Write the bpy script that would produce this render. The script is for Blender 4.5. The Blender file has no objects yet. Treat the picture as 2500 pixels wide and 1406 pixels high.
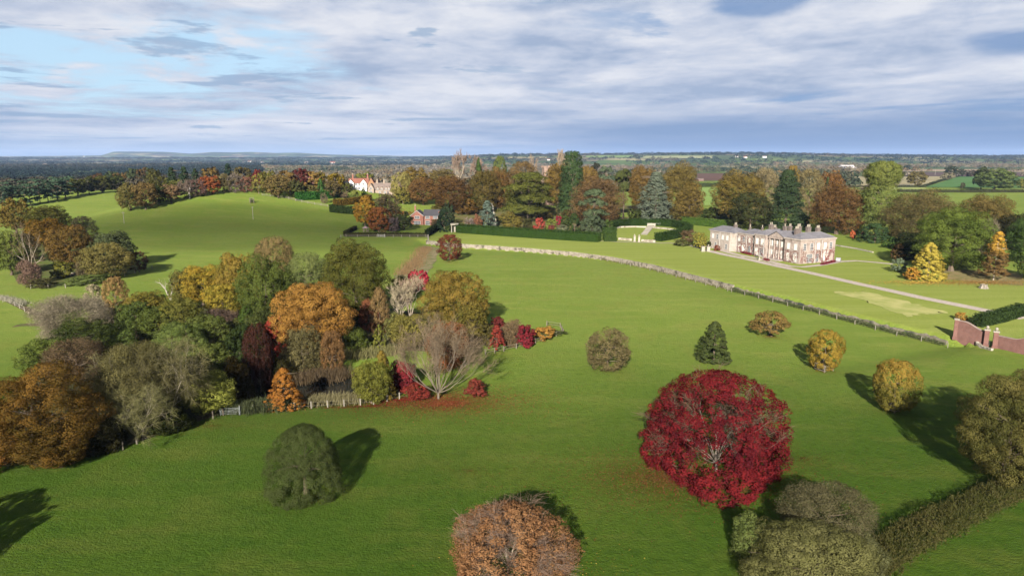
import bpy, math, random
import numpy as np
from mathutils import Vector

SC = bpy.context.scene
COL = SC.collection
R = math.radians

# ------------------------------------------------------------------ camera
CAMZ, PITCH, F = 40.0, R(10.8), 1667.0
cam_d = bpy.data.cameras.new('camera')
cam_d.lens = 24.0; cam_d.sensor_width = 36.0
cam_d.clip_start = 0.5; cam_d.clip_end = 80000
cam = bpy.data.objects.new('camera', cam_d); COL.objects.link(cam)
cam.location = (0, 0, CAMZ); cam.rotation_euler = (R(90) - PITCH, 0, 0)
SC.camera = cam
SC.view_settings.view_transform = 'Standard'
SC.view_settings.look = 'None'
SC.view_settings.exposure = 2.0
SC.view_settings.gamma = 1.0
SC.view_settings.use_curve_mapping = False
try:
    SC.cycles.max_bounces = 5; SC.cycles.diffuse_bounces = 2; SC.cycles.transmission_bounces = 3
    SC.cycles.volume_bounces = 0; SC.cycles.transparent_max_bounces = 6
    SC.cycles.use_denoising = True; SC.cycles.caustics_reflective = False; SC.cycles.caustics_refractive = False; SC.cycles.sample_clamp_indirect = 2.0
except Exception:
    pass

# ------------------------------------------------------------------ node helper
def nd(nt, typ, ins=None, **props):
    n = nt.nodes.new(typ)
    for k, v in props.items(): setattr(n, k, v)
    for k, v in (ins or {}).items():
        s = n.inputs[k]
        if hasattr(v, 'is_output') or isinstance(v, bpy.types.NodeSocket): nt.links.new(v, s)
        else: s.default_value = v
    return n
def mth(nt, op, a, b=0.0, c=0.0, clamp=False):
    n = nd(nt, 'ShaderNodeMath', {0: a, 1: b, 2: c}, operation=op); n.use_clamp = clamp
    return n.outputs[0]
def mixc(nt, f, a, b, mode='MIX'):
    n = nt.nodes.new('ShaderNodeMix'); n.data_type = 'RGBA'; n.blend_type = mode
    for s, v in ((n.inputs[0], f), (n.inputs[6], a), (n.inputs[7], b)):
        if isinstance(v, bpy.types.NodeSocket): nt.links.new(v, s)
        else: s.default_value = v if not isinstance(v, tuple) or len(v) == 4 else (*v, 1)
    return n.outputs[2]
def sstep(nt, x, a, b):
    n = nd(nt, 'ShaderNodeMapRange', {0: x, 1: a, 2: b, 3: 0.0, 4: 1.0}, interpolation_type='SMOOTHSTEP')
    return n.outputs[0]
def noise(nt, vec, scale, detail=4, rough=0.55, dist=0.0):
    return nd(nt, 'ShaderNodeTexNoise', {'Vector': vec, 'Scale': scale, 'Detail': detail, 'Roughness': rough, 'Distortion': dist}).outputs[0]

# ------------------------------------------------------------------ sky
SUN_AZ, SUN_EL = R(10.0), R(23.6)      # light travels 10 deg to the right of the view, from behind the camera
w = bpy.data.worlds.new('World'); SC.world = w; w.use_nodes = True
nt = w.node_tree; nt.nodes.clear()
sky = nd(nt, 'ShaderNodeTexSky', sky_type='NISHITA', sun_disc=False, sun_elevation=SUN_EL,
         sun_rotation=R(180) + SUN_AZ, altitude=60, air_density=1.0, dust_density=0.6, ozone_density=1.4)
tc = nd(nt, 'ShaderNodeTexCoord')
sp = nd(nt, 'ShaderNodeSeparateXYZ', {0: tc.outputs['Generated']})
X, Y, Z = sp.outputs
el = mth(nt, 'MAXIMUM', Z, 0.0)
az = mth(nt, 'ARCTAN2', X, Y)
lg = mth(nt, 'LOGARITHM', mth(nt, 'ADD', el, 0.045), math.e)
def skyvec(kx, ky, seed):
    return nd(nt, 'ShaderNodeCombineXYZ', {0: mth(nt, 'MULTIPLY', az, kx), 1: mth(nt, 'MULTIPLY', lg, ky), 2: seed}).outputs[0]
n1 = noise(nt, skyvec(4.2, 4.2, 3.7), 1.0, 9, 0.56, 0.25)        # broad tone of the deck
n2 = noise(nt, skyvec(11.0, 7.0, 8.1), 1.0, 9, 0.62, 0.3)          # finer rolls
n3 = noise(nt, skyvec(3.2, 3.6, 21.3), 1.0, 9, 0.62, 0.25)        # breaks
tone = mth(nt, 'ADD', mth(nt, 'MULTIPLY', n1, 0.64), mth(nt, 'MULTIPLY', n2, 0.36))
cl = nd(nt, 'ShaderNodeValToRGB', {0: tone})
cr = cl.color_ramp
cr.elements[0].position = 0.40; cr.elements[0].color = (0.132, 0.163, 0.222, 1)
cr.elements[1].position = 0.61; cr.elements[1].color = (0.276, 0.284, 0.305, 1)
e = cr.elements.new(0.50); e.color = (0.200, 0.221, 0.266, 1)
def gauss(x, c, s):
    t = mth(nt, 'DIVIDE', mth(nt, 'SUBTRACT', x, c), s)
    return mth(nt, 'EXPONENT', mth(nt, 'MULTIPLY', mth(nt, 'MULTIPLY', t, t), -1.0))
openL = mth(nt, 'MULTIPLY', gauss(az, -0.58, 0.36), gauss(el, 0.112, 0.062))
gap = sstep(nt, mth(nt, 'ADD', mth(nt, 'MULTIPLY', openL, 0.36), n3), 0.62, 0.80)
clear = mixc(nt, 0.90, nd(nt, 'ShaderNodeVectorMath', {0: sky.outputs[0], 'Scale': 0.10}, operation='SCALE').outputs[0], (0.165, 0.240, 0.305))
holes = sstep(nt, n3, 0.66, 0.80)
gap = mth(nt, 'MULTIPLY', gap, sstep(nt, n2, 0.66, 0.44))
col = mixc(nt, gap, cl.outputs[0], clear)
n4 = noise(nt, skyvec(5.5, 7.0, 40.2), 1.0, 8, 0.6, 0.3)
col = mixc(nt, mth(nt, 'MULTIPLY', mth(nt, 'MULTIPLY', sstep(nt, n4, 0.565, 0.64), sstep(nt, az, 0.25, -0.15)), 0.75), col, (0.105, 0.150, 0.215))
col = mixc(nt, mth(nt, 'MULTIPLY', mth(nt, 'MULTIPLY', sstep(nt, n3, 0.525, 0.64), sstep(nt, az, -0.05, 0.25)), 0.85), col, (0.090, 0.140, 0.225))
pt = mth(nt, 'ADD', mth(nt, 'MULTIPLY', gauss(az, 0.335, 0.085), gauss(el, 0.197, 0.026)), mth(nt, 'MULTIPLY', gauss(az, 0.63, 0.09), gauss(el, 0.128, 0.018)))
col = mixc(nt, mth(nt, 'MULTIPLY', sstep(nt, mth(nt, 'ADD', pt, mth(nt, 'ADD', mth(nt, 'MULTIPLY', n2, 0.9), mth(nt, 'MULTIPLY', n3, 0.7))), 1.12, 1.62), 0.9), col, (0.075, 0.118, 0.200))
lowbank = mth(nt, 'MULTIPLY', sstep(nt, az, -0.25, 0.25), sstep(nt, el, 0.095, 0.015))
col = mixc(nt, mth(nt, 'MULTIPLY', lowbank, 0.95), col, (0.060, 0.100, 0.178))
lowl = mth(nt, 'MULTIPLY', sstep(nt, az, 0.15, -0.3), sstep(nt, el, 0.05, 0.0))
col = mixc(nt, mth(nt, 'MULTIPLY', lowl, 0.6), col, (0.14, 0.19, 0.255))
BG = nd(nt, 'ShaderNodeBackground', {'Color': nd(nt, 'ShaderNodeVectorMath', {0: mixc(nt, mth(nt, 'MULTIPLY', sstep(nt, el, 0.24, 0.60), 0.7), col, (0.06, 0.07, 0.095)), 'Scale': 7.1}, operation='SCALE').outputs[0], 'Strength': 0.10})
nt.links.new(BG.outputs[0], nd(nt, 'ShaderNodeOutputWorld').inputs[0])

# ------------------------------------------------------------------ sun
sd = bpy.data.lights.new('sun', 'SUN'); sd.energy = 5.0; sd.angle = R(0.5); sd.color = (1.0, 0.93, 0.82)
so = bpy.data.objects.new('sun', sd); COL.objects.link(so); so.location = (-200, -800, 400)
L = Vector((math.sin(SUN_AZ) * math.cos(SUN_EL), math.cos(SUN_AZ) * math.cos(SUN_EL), -math.sin(SUN_EL)))
so.rotation_euler = L.to_track_quat('-Z', 'Y').to_euler()

# ------------------------------------------------------------------ view rays (to read positions off the photograph)
CP, SP = math.cos(PITCH), math.sin(PITCH)
def ray(px, py):
    xc, yc = (px - 1250) / F, (703 - py) / F
    return np.array((xc, CP + yc * SP, -SP + yc * CP))
def flat(px, py, z=0.0):
    d = ray(px, py); t = (z - CAMZ) / d[2]
    return np.array((d[0] * t, d[1] * t))

# ------------------------------------------------------------------ terrain
HAHA_PX = [(1046, 592), (1100, 597), (1200, 601), (1300, 607), (1400, 615), (1500, 627), (1600, 646), (1700, 671),
           (1800, 696), (1900, 718), (2000, 741), (2100, 764), (2200, 786), (2280, 801), (2325, 811)]
HAHA = np.array([flat(*p) for p in HAHA_PX])
def ss(x, a, b):
    t = np.clip((x - a) / (b - a), 0, 1); return t * t * (3 - 2 * t)
def vnoise(x, y, seed=0):
    """smooth value noise, vectorised"""
    xi, yi = np.floor(x), np.floor(y); fx, fy = x - xi, y - yi
    def h(a, b):
        s = np.sin(a * 127.1 + b * 311.7 + seed * 74.7) * 43758.5453
        return s - np.floor(s)
    u, v = fx * fx * (3 - 2 * fx), fy * fy * (3 - 2 * fy)
    return (h(xi, yi) * (1 - u) + h(xi + 1, yi) * u) * (1 - v) + (h(xi, yi + 1) * (1 - u) + h(xi + 1, yi + 1) * u) * v
def haha_dist(x, y):
    """distance to the ha-ha line, side (+ = lawn), distance past its ends"""
    best = np.full(x.shape, 1e9); side = np.zeros(x.shape); over = np.zeros(x.shape)
    n = len(HAHA)
    for i in range(n - 1):
        a, b = HAHA[i], HAHA[i + 1]; d = b - a; l = math.hypot(*d)
        t = ((x - a[0]) * d[0] + (y - a[1]) * d[1]) / (l * l)
        tc_ = np.clip(t, 0, 1)
        dx, dy = x - (a[0] + tc_ * d[0]), y - (a[1] + tc_ * d[1])
        q = np.hypot(dx, dy); m = q < best
        best = np.where(m, q, best)
        side = np.where(m, np.sign(d[0] * (y - a[1]) - d[1] * (x - a[0])), side)
        ov = np.zeros(x.shape)
        if i == 0: ov = np.where(t < 0, -t * l, ov)
        if i == n - 2: ov = np.where(t > 1, (t - 1) * l, ov)
        over = np.where(m, ov, over)
    return best, side, over
PX0, PY0 = -37.0, 126.0
def H(x, y):
    x = np.asarray(x, float); y = np.asarray(y, float)
    z = -2.0 * (1 - ss(y, 110, 210))
    # left hill
    sx = np.where(x > -190, 110.0, 58.0)
    z = z + 19.0 * np.exp(-((x + 190) / sx) ** 2 - ((y - 430) / np.where(y < 430, 100.0, 120.0)) ** 2)
    z = z + 12.0 * np.exp(-((x + 350) / 125) ** 2 - ((y - 590) / 130) ** 2)
    # wooded ridge behind the brick house and the church
    A = 10.5 * ss(x, -235, -120) * (1 - ss(x, -20, 150)) + 0.0
    z = z + A * np.exp(-((y - 505) / np.where(y < 505, 72.0, 230.0)) ** 2)
    # pond hollow
    z = z - 2.9 * np.exp(-((x - PX0) / 23) ** 2 - ((y - PY0) / 13) ** 2)
    # ha-ha: pasture side lower
    bd, sd_, ov = haha_dist(x, y)
    drop = 1.9 * np.exp(-bd / 45.0) * np.exp(-(ov / 7.0) ** 2)
    z = z - np.where(sd_ < 0, drop * ss(bd, 0.0, 1.6), 0)
    # plain and far rises
    r = np.hypot(x, y)
    z = z - 8.0 * ss(y, 700, 1500) * (1 - ss(x / (y + 1), 0.10, 0.35))
    z = z + ss(r, 900, 2500) * 10 * (vnoise(x / 900, y / 900, 3) - 0.5)
    u = x / np.maximum(y, 1.0)
    z = z + 66.0 * ss(y, 3200, 5600) * ss(u, -0.16, 0.0) * (1 - 0.35 * ss(u, 0.25, 0.75))
    z = z + 30.0 * ss(y, 6000, 8500) * (1 - ss(u, -0.16, 0.0))
    # far hills on the left horizon
    q = np.clip((u + 0.60) / 0.32, 0, 1)
    prof = np.interp(u, [-0.80, -0.66, -0.59, -0.572, -0.50, -0.462, -0.43, -0.40, -0.375, -0.34, -0.31, -0.26, -0.15, 0.0],
                     [60, 70, 90, 205, 195, 145, 195, 180, 195, 165, 175, 115, 70, 50])
    z = z + 0.66 * prof * ss(y, 11500, 14000) * (1 - ss(y, 16000, 21000))
    return z
def h1(x, y): return float(H(np.array([x]), np.array([y]))[0])
_T = 40 * 1.006 ** np.arange(0, 1000)
def at(px, py):
    d = ray(px, py); T = _T
    hz = H(d[0] * T, d[1] * T) - (CAMZ + d[2] * T)
    k = np.argmax(hz > 0)
    if hz[k] <= 0: k = len(T) - 1
    a, b = T[max(k - 1, 0)], T[k]
    for _ in range(14):
        m = (a + b) / 2
        if h1(d[0] * m, d[1] * m) > CAMZ + d[2] * m: b = m
        else: a = m
    return Vector((d[0] * b, d[1] * b, h1(d[0] * b, d[1] * b)))
def at_y(px, D):
    """point on the ground in photograph column px at forward distance D"""
    x = (px - 1250) / F * (D * CP + 30 * SP)
    return Vector((x, D, h1(x, D)))
def depth(p): return p[1] * CP + (CAMZ - p[2]) * SP
def z_at(px, py, p):
    d = ray(px, py); return CAMZ + d[2] * p[1] / d[1]

# ------------------------------------------------------------------ unseen thin clouds added behind the camera to shade parts of the ground
def shade_cloud(label, gx, gy, rx, ry, a, h_=520.0, gz=0.0, fade=0.45):
    k = (h_ - gz) / math.tan(SUN_EL); cx, cy = gx - k * math.sin(SUN_AZ), gy - k * math.cos(SUN_AZ)
    vs, fs, n, m_ = [], [], 36, 8
    for i in range(m_ + 1):
        t = math.pi * i / m_; rr = math.sin(t)
        for j in range(n):
            q = 2 * math.pi * j / n; w_ = 1 + 0.10 * math.sin(3 * q + gx) + 0.06 * math.sin(7 * q)
            vs.append((rx * rr * w_ * math.cos(q), ry * rr * w_ * math.sin(q), 14 * math.cos(t)))
    for i in range(m_):
        for j in range(n): fs.append((i * n + j, i * n + (j + 1) % n, (i + 1) * n + (j + 1) % n, (i + 1) * n + j))
    me = bpy.data.meshes.new('shade_cloud'); me.from_pydata(vs, [], fs); me.update()
    for p in me.polygons: p.use_smooth = True
    o = bpy.data.objects.new('shade_cloud', me); COL.objects.link(o); o.location = (cx, cy, h_); o['kind'] = 'stuff'; o['label'] = label
    m = bpy.data.materials.new('thin cloud'); m.use_nodes = True; nt = m.node_tree; nt.nodes.clear()
    g = nd(nt, 'ShaderNodeTexCoord').outputs['Object']
    s3 = nd(nt, 'ShaderNodeSeparateXYZ', {0: g}).outputs
    u, v = mth(nt, 'DIVIDE', s3[0], rx), mth(nt, 'DIVIDE', s3[1], ry)
    r = mth(nt, 'SQRT', mth(nt, 'ADD', mth(nt, 'MULTIPLY', u, u), mth(nt, 'MULTIPLY', v, v)))
    nz = noise(nt, g, 0.012, 4, 0.55)
    den = mth(nt, 'MULTIPLY', sstep(nt, mth(nt, 'ADD', r, mth(nt, 'MULTIPLY', mth(nt, 'SUBTRACT', nz, 0.5), 0.5)), 1.0, fade), a)
    d = nd(nt, 'ShaderNodeBsdfTranslucent', {'Color': (0.9, 0.9, 0.9, 1)}).outputs[0]
    tr = nd(nt, 'ShaderNodeBsdfTransparent').outputs[0]
    nt.links.new(nd(nt, 'ShaderNodeMixShader', {0: den, 1: tr, 2: d}).outputs[0], nd(nt, 'ShaderNodeOutputMaterial').inputs[0])
    me.materials.append(m)
shade_cloud('thin unseen overcast patch added to shade the near pasture', 0, 22, 330, 92, 0.12)
shade_cloud('thin unseen overcast patch added to shade the hill field', -135, 338, 140, 66, 0.46, gz=6)
# ------------------------------------------------------------------ materials
def lin(hexs):
    c = [int(hexs[i:i + 2], 16) / 255 for i in (0, 2, 4)]
    return tuple(v / 12.92 if v <= 0.04045 else ((v + 0.055) / 1.055) ** 2.4 for v in c)
def alb(hexs, k=0.5): return tuple(min(0.9, v * k * 0.68) for v in lin(hexs))
_M = {}
def mat(name, col, rough=0.85, spec=0.2, var=0.0, scale=1.0, col2=None, bump=0.0, metallic=0.0):
    """plain procedural surface: two tones mixed by noise, optional bump"""
    key = (name,)
    if key in _M: return _M[key]
    m = bpy.data.materials.new(name); m.use_nodes = True; nt = m.node_tree
    b = nt.nodes['Principled BSDF']
    b.inputs['Roughness'].default_value = rough; b.inputs['Specular IOR Level'].default_value = spec; b.inputs['Metallic'].default_value = metallic
    g = nd(nt, 'ShaderNodeTexCoord').outputs['Object']
    if col2 is None: col2 = tuple(v * (1 - 0.35 * (var or 0.5)) for v in col)
    f = noise(nt, g, scale, 5, 0.6)
    f = sstep(nt, f, 0.32, 0.68)
    nt.links.new(mixc(nt, f, (*col, 1), (*col2, 1)), b.inputs['Base Color'])
    if bump:
        bp = nd(nt, 'ShaderNodeBump', {'Strength': bump, 'Distance': 0.2, 'Height': noise(nt, g, scale * 3, 4, 0.6)})
        nt.links.new(bp.outputs[0], b.inputs['Normal'])
    _M[key] = m; return m
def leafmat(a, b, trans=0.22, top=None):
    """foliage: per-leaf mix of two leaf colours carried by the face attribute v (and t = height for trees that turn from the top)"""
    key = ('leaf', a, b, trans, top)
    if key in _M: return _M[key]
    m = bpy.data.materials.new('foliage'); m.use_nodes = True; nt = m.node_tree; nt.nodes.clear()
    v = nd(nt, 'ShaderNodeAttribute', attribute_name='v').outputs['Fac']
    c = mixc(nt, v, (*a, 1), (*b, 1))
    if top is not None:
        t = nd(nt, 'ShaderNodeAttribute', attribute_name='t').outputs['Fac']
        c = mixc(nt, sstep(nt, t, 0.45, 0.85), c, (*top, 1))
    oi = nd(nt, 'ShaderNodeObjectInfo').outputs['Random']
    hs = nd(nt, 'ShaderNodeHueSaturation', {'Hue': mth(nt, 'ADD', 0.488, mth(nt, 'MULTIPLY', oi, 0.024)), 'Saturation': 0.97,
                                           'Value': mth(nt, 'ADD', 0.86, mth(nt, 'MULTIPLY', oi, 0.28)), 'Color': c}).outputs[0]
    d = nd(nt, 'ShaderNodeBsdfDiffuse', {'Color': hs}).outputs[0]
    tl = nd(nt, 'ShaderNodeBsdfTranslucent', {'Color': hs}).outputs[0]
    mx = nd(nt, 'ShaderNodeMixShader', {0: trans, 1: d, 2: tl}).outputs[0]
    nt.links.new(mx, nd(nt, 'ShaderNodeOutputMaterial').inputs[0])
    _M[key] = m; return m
def vcolmat(name, trans=0.0):
    """colour carried per face (far woods, litter)"""
    if (name,) in _M: return _M[(name,)]
    m = bpy.data.materials.new(name); m.use_nodes = True; nt = m.node_tree; nt.nodes.clear()
    c = nd(nt, 'ShaderNodeAttribute', attribute_name='col').outputs['Color']
    d = nd(nt, 'ShaderNodeBsdfDiffuse', {'Color': c}).outputs[0]
    nt.links.new(d, nd(nt, 'ShaderNodeOutputMaterial').inputs[0])
    _M[(name,)] = m; return m
BARK = mat('bark', (0.075, 0.058, 0.042), 0.95, 0.1, scale=2.0)
BARK_PALE = mat('pale bark', (0.21, 0.175, 0.135), 0.95, 0.1, scale=2.0)
BARK_GREY = mat('grey bark', (0.15, 0.13, 0.10), 0.95, 0.1, scale=2.0)

# ------------------------------------------------------------------ tagging and mesh helpers
def tag(o, label=None, cat=None, group=None, kind=None):
    if label: o['label'] = label
    if cat: o['category'] = cat
    if group: o['group'] = group
    if kind: o['kind'] = kind
    return o
def empty(name, loc, rz=0.0):
    o = bpy.data.objects.new(name, None); COL.objects.link(o); o.location = loc; o.rotation_euler = (0, 0, rz)
    o.empty_display_size = 0.5
    return o
def link(name, me, m=None, parent=None, loc=None):
    o = bpy.data.objects.new(name, me); COL.objects.link(o)
    if parent is not None: o.parent = parent
    if loc is not None: o.location = loc
    if m is not None:
        if len(me.materials) == 0: me.materials.append(None)
        o.material_slots[0].link = 'OBJECT'; o.material_slots[0].material = m
    return o
def quads_mesh(name, V, per=4, attrs=None, smooth=False):
    """V: (n*per, 3) vertices, every 'per' in a row one face; attrs: name -> per-face floats or rgb"""
    V = np.asarray(V, np.float32).reshape(-1, 3); nf = len(V) // per
    me = bpy.data.meshes.new(name)
    me.vertices.add(len(V)); me.vertices.foreach_set('co', V.ravel())
    me.loops.add(nf * per); me.loops.foreach_set('vertex_index', np.arange(nf * per, dtype=np.int32))
    me.polygons.add(nf); me.polygons.foreach_set('loop_start', np.arange(0, nf * per, per, dtype=np.int32))
    for k, a in (attrs or {}).items():
        a = np.asarray(a, np.float32)
        if a.ndim == 1:
            at_ = me.attributes.new(k, 'FLOAT', 'FACE'); at_.data.foreach_set('value', a)
        else:
            at_ = me.attributes.new(k, 'FLOAT_COLOR', 'FACE'); at_.data.foreach_set('color', np.c_[a, np.ones(len(a))].astype(np.float32).ravel())
    me.update(calc_edges=True); me.validate()
    return me
class MB:
    def __init__(s): s.v, s.f = [], []
    def add(s, vs, fs):
        b = len(s.v); s.v += [tuple(map(float, v)) for v in vs]; s.f += [tuple(b + i for i in f) for f in fs]; return s
    def box(s, x0, x1, y0, y1, z0, z1):
        return s.add([(x0, y0, z0), (x1, y0, z0), (x1, y1, z0), (x0, y1, z0), (x0, y0, z1), (x1, y0, z1), (x1, y1, z1), (x0, y1, z1)],
                     [(0, 3, 2, 1), (4, 5, 6, 7), (0, 1, 5, 4), (1, 2, 6, 5), (2, 3, 7, 6), (3, 0, 4, 7)])
    def prism(s, pts, z0, z1):
        n = len(pts)
        return s.add([(*p, z0) for p in pts] + [(*p, z1) for p in pts],
                     [tuple(range(n - 1, -1, -1)), tuple(range(n, 2 * n))] + [(i, (i + 1) % n, n + (i + 1) % n, n + i) for i in range(n)])
    def quad(s, a, b, c, d): return s.add([a, b, c, d], [(0, 1, 2, 3)])
    def tube(s, pts, rad, n=6):
        pts = [Vector(p) for p in pts]; rad = rad if isinstance(rad, (list, tuple)) else [rad] * len(pts)
        vs, fs = [], []
        for i, p in enumerate(pts):
            t = (pts[min(i + 1, len(pts) - 1)] - pts[max(i - 1, 0)]).normalized()
            a = t.cross(Vector((0.31, 0.17, 0.93)) if abs(t.z) < 0.9 else Vector((1, 0, 0))).normalized(); b = t.cross(a)
            for k in range(n):
                q = 2 * math.pi * k / n; vs.append(p + (a * math.cos(q) + b * math.sin(q)) * rad[i])
        for i in range(len(pts) - 1):
            for k in range(n):
                k2 = (k + 1) % n; fs.append((i * n + k, i * n + k2, (i + 1) * n + k2, (i + 1) * n + k))
        fs.append(tuple(range(n - 1, -1, -1))); fs.append(tuple((len(pts) - 1) * n + k for k in range(n)))
        return s.add(vs, fs)
    def lathe(s, prof, n=10, c=(0, 0, 0)):
        vs, fs = [], []
        for (r, z) in prof:
            for k in range(n):
                q = 2 * math.pi * k / n; vs.append((c[0] + r * math.cos(q), c[1] + r * math.sin(q), c[2] + z))
        for i in range(len(prof) - 1):
            for k in range(n):
                k2 = (k + 1) % n; fs.append((i * n + k, i * n + k2, (i + 1) * n + k2, (i + 1) * n + k))
        fs.append(tuple(range(n - 1, -1, -1))); fs.append(tuple((len(prof) - 1) * n + k for k in range(n)))
        return s.add(vs, fs)
    def mesh(s, name):
        me = bpy.data.meshes.new(name); me.from_pydata(s.v, [], s.f); me.update(); return me
    def build(s, name, m, parent=None, loc=None, rot=None):
        o = link(name, s.mesh(name), m, parent, loc)
        if rot is not None: o.rotation_euler = (0, 0, rot)
        return o
def unit(a): return a / np.maximum(np.linalg.norm(a, axis=1, keepdims=True), 1e-9)
def tubes_np(seg, sides=4):
    """seg: list of (p0, p1, r0, r1) -> vertex array of quads"""
    p0 = np.array([s[0] for s in seg]); p1 = np.array([s[1] for s in seg])
    r0 = np.array([s[2] for s in seg])[:, None]; r1 = np.array([s[3] for s in seg])[:, None]
    t = unit(p1 - p0); ref = np.where(np.abs(t[:, 2:3]) < 0.9, np.array([[0, 0, 1.0]]), np.array([[1.0, 0, 0]]))
    a = unit(np.cross(t, ref)); b = np.cross(t, a)
    out = []
    for k in range(sides):
        q0, q1 = 2 * math.pi * k / sides, 2 * math.pi * (k + 1) / sides
        d0 = a * math.cos(q0) + b * math.sin(q0); d1 = a * math.cos(q1) + b * math.sin(q1)
        out.append(np.stack([p0 + d0 * r0, p0 + d1 * r0, p1 + d1 * r1, p1 + d0 * r1], 1))
    return np.concatenate(out, 0).reshape(-1, 3)

# ------------------------------------------------------------------ foliage generators (unit tree space: radius 0.5, height 0..1)
def leaf_quads(pos, nrm, s, rng, aspect=0.8):
    n = len(pos); g = rng.normal(size=(n, 3))
    a = unit(np.cross(nrm, g)); b = np.cross(nrm, a)
    L_ = s * rng.uniform(0.6, 1.35, (n, 1)); W_ = L_ * aspect
    bend = nrm * L_ * 0.25
    return np.stack([pos - a * L_, pos - b * W_ * 0.7 + bend, pos + a * L_, pos + b * W_ * 0.7 + bend], 1).reshape(-1, 3)
def strip_quads(pos, d, length, width, rng):
    n = len(pos); a = unit(np.cross(d, rng.normal(size=(n, 3))))
    l = length * rng.uniform(0.5, 1.4, (n, 1)); w_ = width * np.ones((n, 1))
    return np.stack([pos - a * w_, pos + a * w_, pos + d * l + a * w_ * 0.35, pos + d * l - a * w_ * 0.35], 1).reshape(-1, 3)
def lobes_for(kind, rng):
    """(centre, radii) of the big masses of a crown"""
    Lb = []
    def lb(x, y, z, rx, ry, rz): Lb.append(((x, y, z), (rx, ry, rz)))
    if kind in ('oak', 'oakwide', 'olive'):
        lb(0, 0, 0.48, 0.29, 0.29, 0.36)
        n = 26
        for i in range(n):
            zz = -0.86 + 1.80 * (i + 0.5) / n; q = i * 2.39996 + rng.uniform(-.25, .25); rr = math.sqrt(max(0, 1 - zz * zz))
            s = rng.uniform(0.105, 0.175); k = rng.uniform(0.86, 1.06)
            lb(0.345 * rr * math.cos(q) * k, 0.345 * rr * math.sin(q) * k, 0.50 + 0.375 * zz * k, s, s, s * rng.uniform(0.8, 1.0))
    elif kind == 'shrub':
        lb(0, 0, 0.4, 0.31, 0.31, 0.38)
        for i in range(16):
            q = rng.uniform(0, 6.28); rr = rng.uniform(0.12, 0.36); s = rng.uniform(0.11, 0.17)
            lb(rr * math.cos(q), rr * math.sin(q), rng.uniform(0.12, 0.82) * (1.1 - rr * 0.8), s, s, s * 1.1)
    return Lb
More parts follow.
